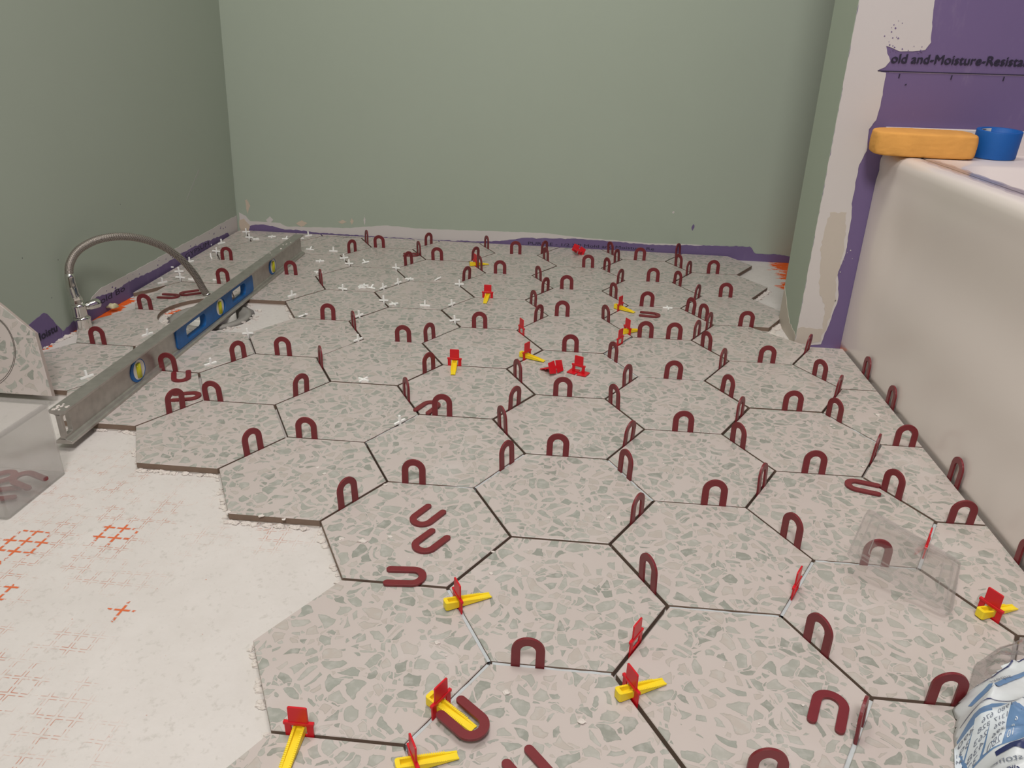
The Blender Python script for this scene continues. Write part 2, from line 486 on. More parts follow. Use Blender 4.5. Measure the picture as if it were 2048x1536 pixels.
M['clear_lid'] = clear_plastic('clear_lid_plastic', (0.99, 0.99, 0.99, 1), 0.035, 0.08)
M['clear_rib'] = clear_plastic('thick_clear_plastic', (0.985, 0.985, 0.99, 1), 0.13, 0.08)
M['bag_clear'] = clear_plastic('clear_bag_window', (0.985, 0.98, 0.985, 1), 0.07, 0.10)
M['film'] = clear_plastic('wrinkled_clear_film', (0.86, 0.84, 0.90, 1), 0.30, 0.12)

def braid():
    k = NT('braided_steel'); uv = k.coord('UV')
    sx = k.n('ShaderNodeSeparateXYZ'); k.l(uv, sx.inputs[0])
    a = k.math('SINE', k.math('MULTIPLY', k.math('ADD', sx.outputs[0], k.math('MULTIPLY', sx.outputs[1], 1.0)), 6.2832))
    b = k.math('SINE', k.math('MULTIPLY', k.math('SUBTRACT', sx.outputs[0], k.math('MULTIPLY', sx.outputs[1], 1.0)), 6.2832))
    h = k.math('MAXIMUM', a, b)
    k.base(k.mix(k.step(h, -0.3, 0.8), srgb(88, 82, 76), srgb(182, 172, 164)))
    k.b.inputs['Metallic'].default_value = 0.75; k.rough(0.38); k.bump(h, 0.5, 0.0006)
    return k.m
M['braid'] = braid()

# ---------------------------------------------------------------- mesh helpers
class MB:
    """collects geometry; build() links it as one mesh object"""
    def __init__(s): s.v = []; s.f = []; s.m = []; s.uv = None
    def add(s, vs, fs, mi=0, T=None):
        o = len(s.v)
        s.v += [tuple(T @ Vector(v)) if T else tuple(v) for v in vs]
        s.f += [tuple(i + o for i in f) for f in fs]; s.m += [mi] * len(fs)
        return s
    def box(s, x0, y0, z0, x1, y1, z1, mi=0, T=None):
        v = [(x, y, z) for z in (z0, z1) for y in (y0, y1) for x in (x0, x1)]
        return s.add(v, [(0, 2, 3, 1), (4, 5, 7, 6), (0, 1, 5, 4), (2, 6, 7, 3), (0, 4, 6, 2), (1, 3, 7, 5)], mi, T)
    def prism(s, pts, z0, z1, mi=0, T=None, holes=()):
        """pts (and holes) in xy, extruded z0..z1"""
        loops = [list(pts)] + [list(h) for h in holes]
        flat = [p for l in loops for p in l]; n = len(flat)
        tris = tessellate_polygon([[Vector((p[0], p[1], 0)) for p in l] for l in loops])
        vs = [(p[0], p[1], z0) for p in flat] + [(p[0], p[1], z1) for p in flat]
        fs = []
        for t in tris:
            a, b, c = [Vector(flat[i]).to_2d() if len(flat[i]) > 2 else Vector(flat[i]) for i in t]
            ccw = (b - a).cross(c - a) > 0
            t = t if ccw else t[::-1]
            fs.append(tuple(i + n for i in t)); fs.append(tuple(t[::-1]))
        k = 0
        for li, l in enumerate(loops):
            area = sum(l[i][0] * l[(i + 1) % len(l)][1] - l[(i + 1) % len(l)][0] * l[i][1] for i in range(len(l)))
            for i in range(len(l)):
                a, b = k + i, k + (i + 1) % len(l)
                f = (a, b, b + n, a + n)
                if (area < 0) != (li > 0): f = f[::-1]
                fs.append(f)
            k += len(l)
        return s.add(vs, fs, mi, T)
    def tube(s, path, r, seg=12, mi=0, cap=True):
        o = len(s.v); n = len(path); rr = r if hasattr(r, '__len__') else [r] * n
        P = [Vector(p) for p in path]; up = Vector((0, 0, 1)); prev = None
        for i, p in enumerate(P):
            t = (P[min(i + 1, n - 1)] - P[max(i - 1, 0)]).normalized()
            if prev is None: a = t.orthogonal().normalized()
            else: a = (prev - t * prev.dot(t)).normalized()
            prev = a; b = t.cross(a)
            for j in range(seg):
                an = 2 * PI * j / seg
                s.v.append(tuple(p + (a * math.cos(an) + b * math.sin(an)) * rr[i]))
        for i in range(n - 1):
            for j in range(seg):
                s.f.append((o + i * seg + j, o + i * seg + (j + 1) % seg, o + (i + 1) * seg + (j + 1) % seg, o + (i + 1) * seg + j)); s.m.append(mi)
        if cap:
            s.f.append(tuple(o + j for j in range(seg))[::-1]); s.m.append(mi)
            s.f.append(tuple(o + (n - 1) * seg + j for j in range(seg))); s.m.append(mi)
        return s
    def lathe(s, prof, seg=32, mi=0, T=None):
        vs = []; fs = []
        for r, z in prof:
            for j in range(seg): vs.append((r * math.cos(2 * PI * j / seg), r * math.sin(2 * PI * j / seg), z))
        for i in range(len(prof) - 1):
            for j in range(seg):
                fs.append((i * seg + j, i * seg + (j + 1) % seg, (i + 1) * seg + (j + 1) % seg, (i + 1) * seg + j))
        return s.add(vs, fs, mi, T)
    def build(s, name, mats, parent=None, smooth=False, bevel=0.0, bseg=2, subsurf=0, angle=35):
        me = bpy.data.meshes.new(name)
        me.from_pydata(s.v, [], s.f)
        for m in (mats if isinstance(mats, (list, tuple)) else [mats]): me.materials.append(m)
        for p, mi in zip(me.polygons, s.m): p.material_index = mi
        me.validate(); me.update()
        if smooth:
            for p in me.polygons: p.use_smooth = True
        o = bpy.data.objects.new(name, me); COL.objects.link(o)
        if parent: o.parent = parent
        if bevel:
            b = o.modifiers.new('bevel', 'BEVEL'); b.width = bevel; b.segments = bseg; b.limit_method = 'ANGLE'; b.angle_limit = rad(angle)
            b.harden_normals = False
        if subsurf:
            b = o.modifiers.new('subsurf', 'SUBSURF'); b.levels = subsurf; b.render_levels = subsurf
        return o

def tag(o, label=None, cat=None, group=None, kind=None):
    if label: o['label'] = label
    if cat: o['category'] = cat
    if group: o['group'] = group
    if kind: o['kind'] = kind
    return o

def empty(name, loc=(0, 0, 0), rz=0.0):
    o = bpy.data.objects.new(name, None); COL.objects.link(o); o.location = loc; o.rotation_euler = (0, 0, rz)
    o.empty_display_size = 0.01
    return o

def structure(o): o['kind'] = 'structure'; return o

def text_mesh(s, size, mirror=False, width=None, bold=0.0):
    """lettering as flat mesh in xy, centred on x, baseline y=0; returns verts, faces"""
    c = bpy.data.curves.new('lettering', 'FONT'); c.body = s; c.size = size; c.align_x = 'CENTER'; c.resolution_u = 3; c.offset = bold
    o = bpy.data.objects.new('lettering_tmp', c); COL.objects.link(o)
    bpy.context.view_layer.update()
    me = bpy.data.meshes.new_from_object(o.evaluated_get(bpy.context.evaluated_depsgraph_get()))
    vs = [Vector(v.co) for v in me.vertices]; fs = [tuple(p.vertices) for p in me.polygons]
    bpy.data.objects.remove(o); bpy.data.curves.remove(c); bpy.data.meshes.remove(me)
    if width and vs:
        w = max(v.x for v in vs) - min(v.x for v in vs)
        for v in vs: v.x *= width / w
    if mirror:
        for v in vs: v.x = -v.x
        fs = [f[::-1] for f in fs]
    return vs, fs

def jag(pts, step, amp, seed, closed=True):
    """roughen an outline the way a trowel or roller leaves it"""
    out = []; n = len(pts); rng = random.Random(seed)
    for i in range(n if closed else n - 1):
        a = Vector(pts[i]).to_2d() if len(pts[i]) > 2 else Vector(pts[i]); b = Vector(pts[(i + 1) % n])
        L = (b - a).length; k = max(1, int(L / step)); nn = Vector((-(b - a).y, (b - a).x)) / max(L, 1e-9)
        for j in range(k):
            t = j / k; w = amp if j else amp * 0.3
            v = noise.noise(Vector((i * 3.7 + seed, t * L / step * 0.37, seed * 1.3))) * 1.6 + rng.uniform(-0.5, 0.5)
            p = a.lerp(b, t) + nn * v * w; out.append((p.x, p.y))
    return out

def overlay(mb, pts, T, mi, thick=0.0006, lift=0.0):
    """thin skim of paint or compound on a wall: pts in the wall's own (along, up)"""
    mb.prism(pts, lift, lift + thick, mi, T)

# ---------------------------------------------------------------- room shell
ZF = -0.012          # bare floor; z = 0 is the tile surface
ZC = 2.4
# back wall: own frame x = along, y = up, z = out of the wall towards the room
def frame(org, along, up):
    along = Vector(along).normalized(); up = Vector(up); up = (up - along * up.dot(along)).normalized(); out = along.cross(up)
    return Matrix(((along.x, up.x, out.x, org[0]), (along.y, up.y, out.y, org[1]), (along.z, up.z, out.z, org[2]), (0, 0, 0, 1)))
TB = frame((-1.053, 1.591, 0.0), (1, -0.0259, 0), (0, 0, 1))            # out = -y
xb = lambda x: (x + 1.053)
mb = MB().box(-0.4, -0.06, -0.10, 2.55, ZC, 0, 0, TB)
pb = jag([(0.02, -0.012), (2.3, -0.012), (2.3, 0.004), (1.70, 0.006), (1.664, 0.004), (1.625, 0.0113), (1.558, 0.0105), (1.538, 0.0299), (1.468, 0.0275), (1.27, 0.020),
          (1.14, 0.024), (1.05, 0.026), (0.96, 0.0225), (0.89, 0.0215), (0.83, 0.010), (0.74, 0.002), (0.63, -0.0005), (0.46, 0.0005), (0.25, 0.003), (0.18, 0.009), (0.146, 0.0075), (0.107, 0.0163), (0.067, 0.0189), (0.034, 0.0126)], 0.006, 0.0016, 3)
wb = jag([(0.004, -0.012), (0.0036, 0.0526), (0.025, 0.0429), (0.036, 0.0281), (0.132, 0.0268), (0.155, 0.0165), (0.353, 0.0227), (0.463, 0.0359), (0.586, 0.0316), (0.680, 0.0334), (0.942, 0.038), (1.065, 0.0296),
          (1.269, 0.0241), (1.348, 0.0269), (1.468, 0.0275), (1.468, 0.0086), (1.40, 0.0045), (1.36, -0.012)], 0.008, 0.0008, 5)
cb = jag([(0.002, 0.0294), (0.018, 0.0349), (0.034, 0.0157), (0.028, -0.012), (0.002, -0.012)], 0.006, 0.002, 7)
overlay(mb, wb, TB, 1, 0.0008)
overlay(mb, pb, TB, 2, 0.0005, 0.0008)
overlay(mb, cb, TB, 3, 0.0007, 0.0008)
overlay(mb, jag([(0.028, 0.09), (0.034, 0.094), (0.042, 0.075), (0.030, 0.05)], 0.004, 0.002, 9), TB, 3, 0.0004)
for x, z, w, h, mi in ((0.33, 0.040, 0.014, 0.006, 3), (0.36, 0.043, 0.006, 0.010, 3), (1.312, 0.1163, 0.004, 0.004, 1), (1.372, 0.0762, 0.004, 0.010, 2), (0.40, 0.05, 0.003, 0.016, 1),
                       (1.353, 0.010, 0.010, 0.006, 2), (1.39, 0.008, 0.04, 0.007, 2), (0.20, 0.028, 0.02, 0.010, 3), (0.10, 0.034, 0.012, 0.012, 1)):
    overlay(mb, jag([(x - w, z), (x, z - h), (x + w, z + h * .2), (x + w * .2, z + h)], 0.003, 0.0012, x * 9), TB, mi, 0.0004, 0.0001)
wall_back = structure(mb.build('wall_back', [M['green'], M['white_mud'], M['purple'], M['cream']]))

TL = frame((-1.06, 1.589, 0.0), (-0.0445, 1, 0), (0.043, 0, 1))        # along = away from the camera, out = +x
ya = lambda y: y - 1.589
mb = MB().box(-3.75, -0.06, -0.10, 0.0, ZC, 0, 0, TL)
wl = jag([(ya(1.589), -0.012), (ya(1.589), 0.0435), (ya(1.52), 0.0442), (ya(1.35), 0.0425), (ya(1.177), 0.0434), (ya(0.9543), 0.0427), (ya(0.8237), 0.0441), (ya(0.79), 0.036), (ya(0.775), 0.026), (ya(0.79), 0.0), (ya(0.9), -0.012)], 0.008, 0.001, 11)
pl = jag([(ya(1.53), -0.012), (ya(1.512), 0.008), (ya(1.44), 0.011), (ya(1.33), 0.021), (ya(1.206), 0.0228), (ya(1.08), 0.019), (ya(0.95), 0.0255), (ya(0.87), 0.022), (ya(0.81), 0.031), (ya(0.765), 0.028), (ya(0.73), 0.012), (ya(0.70), 0.006), (ya(0.672), 0.001), (ya(0.665), -0.012)], 0.006, 0.0020, 13)
pp = jag([(ya(0.50), -0.012), (ya(0.53), 0.024), (ya(0.5706), 0.0464), (ya(0.60), 0.051), (ya(0.6289), 0.0552), (ya(0.6369), 0.0501), (ya(0.655), 0.025), (ya(0.6728), 0.003), (ya(0.668), -0.012)], 0.007, 0.0012, 17)
overlay(mb, wl, TL, 1, 0.0008); overlay(mb, pl, TL, 2, 0.0005, 0.0008); overlay(mb, pp, TL, 2, 0.0006)
rs = random.Random(8)
for i in range(26):      # purple nicks in the skim, pale scrapes higher up
    y = rs.uniform(0.80, 1.50); z = rs.uniform(0.024, 0.037); w = rs.uniform(0.001, 0.004)
    overlay(mb, jag([(ya(y) - w, z), (ya(y), z - w * .6), (ya(y) + w, z + w * .3), (ya(y), z + w * .8)], 0.002, 0.0006, i), TL, 2, 0.0003, 0.0008)
overlay(mb, jag([(ya(1.2675), 0.150), (ya(1.272), 0.149), (ya(1.365), 0.213), (ya(1.360), 0.216)], 0.006, 0.001, 31), TL, 3, 0.0002)
for y, z in ((0.72, 0.09), (0.66, 0.075), (0.70, 0.14), (0.95, 0.20), (0.60, 0.17)):
    overlay(mb, jag([(ya(y) - .001, z), (ya(y), z - .001), (ya(y) + .001, z), (ya(y), z + .0012)], 0.002, 0.0003, 3), TL, 4, 0.0002)
wall_left = structure(mb.build('wall_left', [M['green'], M['white_mud'], M['purple'], drywall('pale_scrape', srgb(176, 180, 170), srgb(170, 172, 165)), M['ink']]))

# partition at the end of the tub: face y = .86, narrow green return facing the room
TP = frame((0.455, 0.86, 0.0), (1, 0, 0), (0, 0, 1))
xp = lambda x: x - 0.455
mb = MB().box(0, -0.06, -0.146, 0.87, ZC, 0, 0, TP)
def wp(l): return [(xp(x), z) for x, z in l]
whitep = jag(wp([(0.455, -0.012), (0.5078, -0.004), (0.5110, 0.02), (0.5175, 0.0523), (0.5226, 0.085), (0.5226, 0.1024), (0.5128, 0.1432), (0.5191, 0.194), (0.517, 0.243), (0.5121, 0.2905), (0.5109, 0.3553), (0.5192, 0.3808),
                 (0.5150, 0.4194), (0.5247, 0.4356), (0.5269, 0.4784), (0.5248, 0.516), (0.5087, 0.5189), (0.5210, 0.5249), (0.5276, 0.5349), (0.5200, 0.547), (0.5155, 0.559), (0.5412, 0.5507), (0.5828, 0.5541), (0.59, 0.5663), (0.5811, 0.6172), (0.580, 0.70), (0.578, 2.39), (0.455, 2.39)]), 0.006, 0.0009, 21)
beigep = jag(wp([(0.4752, 0.2652), (0.5060, 0.2668), (0.5150, 0.1939), (0.5108, 0.1329), (0.5200, 0.0919), (0.5137, 0.051), (0.5062, 0.002), (0.4565, -0.010), (0.4565, 0.0293), (0.5050, 0.0292), (0.5000, 0.0782), (0.4868, 0.1005), (0.47, 0.1916), (0.4722, 0.2409)]), 0.005, 0.0026, 23)
overlay(mb, whitep, TP, 1, 0.0008); overlay(mb, beigep, TP, 2, 0.0004, 0.0008)
# horizontal board seam, tick marks, stray purple specks
overlay(mb, [(xp(0.510), 0.5175), (xp(1.30), 0.5165), (xp(1.30), 0.5180), (xp(0.510), 0.5190)], TP, 3, 0.0003, 0.0009)
overlay(mb, [(xp(0.530), 0.5162), (xp(1.30), 0.5152), (xp(1.30), 0.5165), (xp(0.530), 0.5175)], TP, 4, 0.0003, 0.0001)
for x in (0.5484, 0.6377, 0.7261, 0.816, 0.905): overlay(mb, [(xp(x) - .0012, 0.5075), (xp(x) + .0008, 0.5075), (xp(x) + .0014, 0.5145), (xp(x) - .0006, 0.5145)], TP, 3, 0.0003, 0.0009)
overlay(mb, jag([(xp(0.561), 0.4955), (xp(0.5645), 0.4965), (xp(0.5640), 0.4985), (xp(0.5615), 0.4970)], 0.002, 0.0003, 2), TP, 3, 0.0003, 0.0009)
rs = random.Random(5)
for i in range(34):
    x = rs.gauss(0.521, 0.006) if i < 22 else rs.uniform(0.524, 0.58); z = rs.uniform(0.09, 0.20) if i < 10 else (rs.uniform(0.56, 0.60) if i < 22 else 0.5535 + rs.uniform(-.004, .006)); w = rs.uniform(0.0006, 0.0018)
    overlay(mb, jag([(xp(x) - w, z), (xp(x), z - w), (xp(x) + w, z), (xp(x), z + w)], 0.002, 0.0004, i), TP, 5 if i >= 10 else 1, 0.0003, 0.0009)
# green return face and its scraped foot
TR = frame((0.455, 1.006, 0.0), (0, -1, 0), (0, 0, 1))
TRi = TR @ Matrix.Identity(4)
def side(pts, mi, lift=0.0): mb.prism([(p[0], p[1]) for p in pts], lift, lift + 0.0006, mi, TR)
# along the return: 0 = far edge, .146 = near edge; faces -x
side([(0, -0.012), (0.1463, -0.012), (0.1463, 2.39), (0, 2.39)], 6, 0.0)
side(jag([(0.0, -0.012), (0.146, -0.012), (0.146, 0.012), (0.118, 0.016), (0.085, 0.020), (0.045, 0.044), (0.020, 0.060), (0.0, 0.075)], 0.006, 0.002, 41), 2, 0.0006)
wall_partition = structure(mb.build('wall_partition', [M['purple'], M['white_mud'], M['beige_mud'], M['ink'], drywall('pale_seam_edge', srgb(158, 142, 164), srgb(150, 138, 160)), M['purple'], M['green']]))

w = MB().box(1.325, -2.3, -0.06, 1.425, 1.7, ZC); structure(w.build('wall_right', M['purple']))
w = MB().box(-1.4, -2.3, -0.06, 1.425, -2.2, ZC); structure(w.build('wall_front', M['green']))
w = MB().box(-1.4, -2.3, ZC, 1.425, 1.75, ZC + 0.1); structure(w.build('ceiling', M['ceiling']))

# floor with the hole for the closet flange
FC = (-0.790, 0.838); FR = 0.090
circ = lambda c, r, n=64, j=0.0, sd=0: [(c[0] + (r + j * noise.noise(Vector((math.cos(2 * PI * i / n) * 3, math.sin(2 * PI * i / n) * 3, sd)))) * math.cos(2 * PI * i / n), c[1] + (r + j * noise.noise(Vector((math.cos(2 * PI * i / n) * 3, math.sin(2 * PI * i / n) * 3, sd)))) * math.sin(2 * PI * i / n)) for i in range(n)]
mb = MB().prism([(-1.4, -2.3), (1.42, -2.3), (1.42, 1.75), (-1.4, 1.75)], ZF - 0.05, ZF, 0, None, [circ(FC, FR, 64, 0.006, 3)])
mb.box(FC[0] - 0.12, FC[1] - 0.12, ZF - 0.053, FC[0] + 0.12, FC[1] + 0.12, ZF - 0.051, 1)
floor = structure(mb.build('floor', [M['floor'], M['dark']]))

# closet flange
fl = tag(empty('toilet_flange', (FC[0], FC[1], ZF - 0.047)), 'round grey toilet flange set in a ragged hole of the bare floor, behind the level', 'pipe flange')
z0 = 0.051
MB().lathe([(0.062, 0.0), (0.082, 0.030), (0.084, z0 - 0.006), (0.084, z0 - 0.001), (0.074, z0 + 0.001), (0.070, z0 - 0.003), (0.060, z0 - 0.004), (0.056, 0.02), (0.056, 0.0)], 48).build('outer_ring', M['grey_pvc'], fl, True)
MB().lathe([(0.052, 0.0), (0.052, z0 + 0.002), (0.050, z0 + 0.004), (0.043, z0 + 0.004), (0.041, z0 + 0.002), (0.041, 0.0)], 48).build('pipe_collar', M['white_pvc'], fl, True)
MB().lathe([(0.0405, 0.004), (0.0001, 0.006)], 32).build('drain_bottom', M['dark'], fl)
# ragged thinset around the flange
rs = random.Random(2); mb = MB()
for i in range(70):
    a = rs.uniform(0, 2 * PI); r = rs.uniform(0.088, 0.104); x, y = FC[0] + r * math.cos(a), FC[1] + r * math.sin(a)
    sz = rs.uniform(0.002, 0.0055)
    T = Matrix.Translation((x, y, ZF + sz * 0.25)) @ Matrix.Rotation(rs.uniform(0, 6), 4, 'Z') @ Matrix.Rotation(rs.uniform(-.4, .4), 4, 'X')
    mb.prism(jag([(-sz, -sz * .5), (sz, -sz * .6), (sz * .8, sz * .7), (-sz * .6, sz * .6)], sz * .6, sz * .3, i), -sz * .3, sz * .4, 0, T)
tag(mb.build('thinset_rubble', M['thinset']), 'ragged crumbs of dried thinset around the toilet flange', 'mortar crumbs', kind='stuff')

# ---------------------------------------------------------------- tiles
RP = 0.12; S3 = math.sqrt(3); RT = RP - 0.0038 / S3; TH = 0.009
CO = dict(R=(1, 0), TR=(.5, S3 / 2), TL=(-.5, S3 / 2), L=(-1, 0), BL=(-.5, -S3 / 2), BR=(.5, -S3 / 2))
ORDER = ['R', 'TR', 'TL', 'L', 'BL', 'BR']
ctr = lambda q, r: (1.5 * q * RP, S3 * RP * (r + q / 2))
def clip_half(pts, nx, ny, c):      # keep nx*x+ny*y <= c
    out = []
    for i in range(len(pts)):
        a, b = pts[i], pts[(i + 1) % len(pts)]; da = nx * a[0] + ny * a[1] - c; db = nx * b[0] + ny * b[1] - c
        if da <= 0: out.append(a)
        if (da < 0 < db) or (db < 0 < da):
            t = da / (da - db); out.append((a[0] + (b[0] - a[0]) * t, a[1] + (b[1] - a[1]) * t))
    return out
def tile_outline(q, r, c):
    pts = [(c[0] + RT * CO[k][0], c[1] + RT * CO[k][1]) for k in ORDER]
    full = list(pts)
    pts = clip_half(pts, 1, 0, 0.5415)
    pts = clip_half(pts, 0.0259, 1, 1.591 - 0.0259 * 1.053 - 0.006)
    if q == -5 and r == 7: pts = clip_half(pts, -1, 0, 0.978)     # cut back from the wall, orange membrane showing
    elif q == -5 and r == 6: pts = clip_half(pts, -1, 0.0, 1.000)
    elif q == -5 and r == 5: pts = clip_half(pts, -1, 0.0, 0.995)
    else: pts = clip_half(pts, -1, -0.0445, 1.06 - 0.0445 * 1.589 - 0.008)
    if q == 2 and r == 3: pts = clip_half(pts, 1, 1, 0.455 + 0.86 - 0.006)
    if len(pts) < 3: return None, False
    cut = pts != full
    if any(math.hypot(p[0] - FC[0], p[1] - FC[1]) < 0.108 for p in pts) and q <= -5:
        den = []
        for i in range(len(pts)):
            a, b = pts[i], pts[(i + 1) % len(pts)]; L = math.dist(a, b); n = max(1, int(L / 0.004))
            den += [(a[0] + (b[0] - a[0]) * j / n, a[1] + (b[1] - a[1]) * j / n) for j in range(n)]
        out = []
        for p in den:
            d = math.hypot(p[0] - FC[0], p[1] - FC[1])
            if d < 0.106: p = (FC[0] + (p[0] - FC[0]) * 0.106 / d, FC[1] + (p[1] - FC[1]) * 0.106 / d)
            out.append(p)
        pts = out; cut = True
    return pts, cut
def tile_mesh(pts, name='hexagon_tile', thick=TH):
    n = len(pts); cx = sum(p[0] for p in pts) / n; cy = sum(p[1] for p in pts) / n
    def ins(p, d): L = math.hypot(p[0] - cx, p[1] - cy); return (p[0] + (cx - p[0]) * d / L, p[1] + (cy - p[1]) * d / L)
    top = [ins(p, 0.0008) + (0.0,) for p in pts]; e1 = [(p[0], p[1], -0.0007) for p in pts]; bot = [(p[0], p[1], -thick) for p in pts]
    vs = top + e1 + bot
    fs = [tuple(range(n))] + [(i, i + n, (i + 1) % n + n, (i + 1) % n) for i in range(n)] + [(i + n, i + 2 * n, (i + 1) % n + 2 * n, (i + 1) % n + n) for i in range(n)] + [tuple(range(2 * n, 3 * n))[::-1]]
    mb = MB(); mb.add(vs, fs); mb.m = [0] * (n + 1) + [1] * (n + 1)
    me = bpy.data.meshes.new(name); me.from_pydata(mb.v, [], mb.f); me.materials.append(M['tile']); me.materials.append(M['tile_side'])
    for p, mi in zip(me.polygons, mb.m): p.material_index = mi
    me.update(); return me
TILES = [(3, r) for r in (-2, -1, 0, 1, 2)] + [(2, r) for r in range(-2, 7)] + [(1, r) for r in range(-2, 8)] + [(0, r) for r in range(-1, 8)] + [(-1, r) for r in range(-1, 9)] + \
        [(-2, r) for r in range(2, 10)] + [(-3, r) for r in range(3, 10)] + [(-4, 4), (-4, 5), (-4, 7), (-4, 8), (-4, 9), (-4, 10)] + [(-5, r) for r in range(5, 11)] + [(-6, r) for r in range(8, 12)]
ORD = ['', 'first', 'second', 'third', 'fourth', 'fifth', 'sixth', 'seventh', 'eighth', 'ninth', 'tenth', 'eleventh']
# which tiles the photo shows (camera projection decides the counting order, front to back)
from mathutils import Euler
camR = Euler((1.14845932, -0.0235049844, 0.0984054101)).to_matrix(); VIEW = Vector((0.00414721, -0.664891872, 0.550183171))
def project(p):
    d = camR.transposed() @ (Vector(p) - VIEW); f = 1522.868
    return (1024 + f * d.x / -d.z, 768 - f * d.y / -d.z) if d.z < 0 else (9e9, 9e9)
seen = {}; outlines = {}
for q, r in TILES:
    c = ctr(q, r); pts, cut = tile_outline(q, r, c)
    if not pts: continue
    a = abs(sum(pts[i][0] * pts[(i + 1) % len(pts)][1] - pts[(i + 1) % len(pts)][0] * pts[i][1] for i in range(len(pts)))) / 2
    if a < 0.0006: continue
    smp = [project((c0[0] * (1 - t) + sum(p[0] for p in pts) / len(pts) * t, c0[1] * (1 - t) + sum(p[1] for p in pts) / len(pts) * t, 0)) for c0 in pts for t in (0, .3, .6)]
    if not any(0 < u < 2048 and 0 < v < 1536 for u, v in smp): continue
    outlines[(q, r)] = (pts, cut); seen.setdefault(q, []).append(r)
for q in seen: seen[q].sort()
def column(q):
    return {3: 'tub-side column', -6: 'left-wall column'}.get(q, ORD[4 - q] + ' column from tub')
def tile_words(q, r):
    return ORD[seen[q].index(r) + 1] + ' tile from front, ' + column(q)
full_me = None; rs = random.Random(12)
for (q, r), (pts, cut) in outlines.items():
    c = ctr(q, r)
    loc = [(p[0] - c[0], p[1] - c[1]) for p in pts]
    if not cut:
        if full_me is None: full_me = tile_mesh(loc)
        me = full_me
    else: me = tile_mesh(loc)
    o = bpy.data.objects.new('hexagon_tile', me); COL.objects.link(o)
    jx = 0.0004 if not cut else 0.0
    o.location = (c[0] + rs.uniform(-jx, jx), c[1] + rs.uniform(-jx, jx), rs.uniform(-0.0007, 0.0003) if not cut else -0.0002)
    o.rotation_euler = (0, 0, rad(rs.uniform(-0.12, 0.12)) if not cut else 0)
    tag(o, ('cut' if cut else 'whole') + ' hexagonal grey-green terrazzo tile, ' + tile_words(q, r), 'floor tile', 'hexagonal terrazzo tiles laid on the floor')
# thinset bed under the tiles
mb = MB()
for (q, r), (pts, cut) in outlines.items():
    n = len(pts); cx = sum(p[0] for p in pts) / n; cy = sum(p[1] for p in pts) / n
    pp_ = [(p[0] + (cx - p[0]) * 0.012, p[1] + (cy - p[1]) * 0.012) for p in pts]
    mb.prism(pp_, ZF + 0.0002, -TH - 0.0003)
bed = mb

def edge_words(q, r, o):
    """name the joint by a tile the photo shows"""
    if r in seen.get(q, []): return {'h': 'near', 'a': 'near-right', 'b': 'near-left'}[o] + ' edge of ' + tile_words(q, r)
    q2, r2 = {'h': (q, r - 1), 'a': (q + 1, r - 1), 'b': (q - 1, r)}[o]
    return {'h': 'far', 'a': 'far-left', 'b': 'far-right'}[o] + ' edge of ' + tile_words(q2, r2)
def owner(x, y, o):
    best = None
    for q in range(-7, 6):
        for r in range(-5, 13):
            c = ctr(q, r); a, b = {'h': ('BL', 'BR'), 'a': ('BR', 'R'), 'b': ('L', 'BL')}[o]
            mx = c[0] + RP * (CO[a][0] + CO[b][0]) / 2; my = c[1] + RP * (CO[a][1] + CO[b][1]) / 2
            d = math.hypot(mx - x, my - y)
            if best is None or d < best[0]: best = (d, q, r)
    return best[1:]
def tile_at(x, y):
    return min(((math.hypot(ctr(q, r)[0] - x, ctr(q, r)[1] - y), q, r) for q in seen for r in seen[q]))[1:]

# ---------------------------------------------------------------- horseshoe spacers
def shim_mesh(drop=0.010, name='horseshoe_spacer'):
    # upright in xz, y = thickness; z = 0 at the tile surface when standing
    W = 0.0326; w = 0.0088; Ro = W / 2; Ri = Ro - w; th = 0.0014; top = 0.0368
    cz = top - Ro; out = []
    n = 20
    out += [(Ro * math.cos(PI * i / n), cz + Ro * math.sin(PI * i / n)) for i in range(n + 1)]
    rt = w / 2; zb = -drop + rt
    out += [(-Ro + rt + rt * math.cos(PI + PI * i / 8), zb + rt * math.sin(PI + PI * i / 8)) for i in range(9)]
    out += [(Ri * math.cos(PI - PI * i / n), cz + Ri * math.sin(PI - PI * i / n)) for i in range(n + 1)]
    out += [(Ro - rt + rt * math.cos(PI + PI * i / 8), zb + rt * math.sin(PI + PI * i / 8)) for i in range(9)]
    T = Matrix(((1, 0, 0, 0), (0, 0, -1, 0), (0, 1, 0, 0), (0, 0, 0, 1)))
    return MB().prism(out, -th, th, 0, T)
proto = shim_mesh().build(name := 'horseshoe_spacer', M['shim'], bevel=0.0009, bseg=2, angle=50)
def dup(o):
    c = o.copy(); COL.objects.link(c)
    return c
first = [proto]
def take(lst):
    return lst.pop() if lst else None
rs = random.Random(21)
used_labels = {}
tubn = sorted([s for s in SHIMS if s[2] == 'v'], key=lambda s: s[1])
edges = {}
for s in SHIMS:
    if s[2] != 'v': edges.setdefault((s[2],) + tuple(owner(s[0], s[1], s[2])), []).append(s)
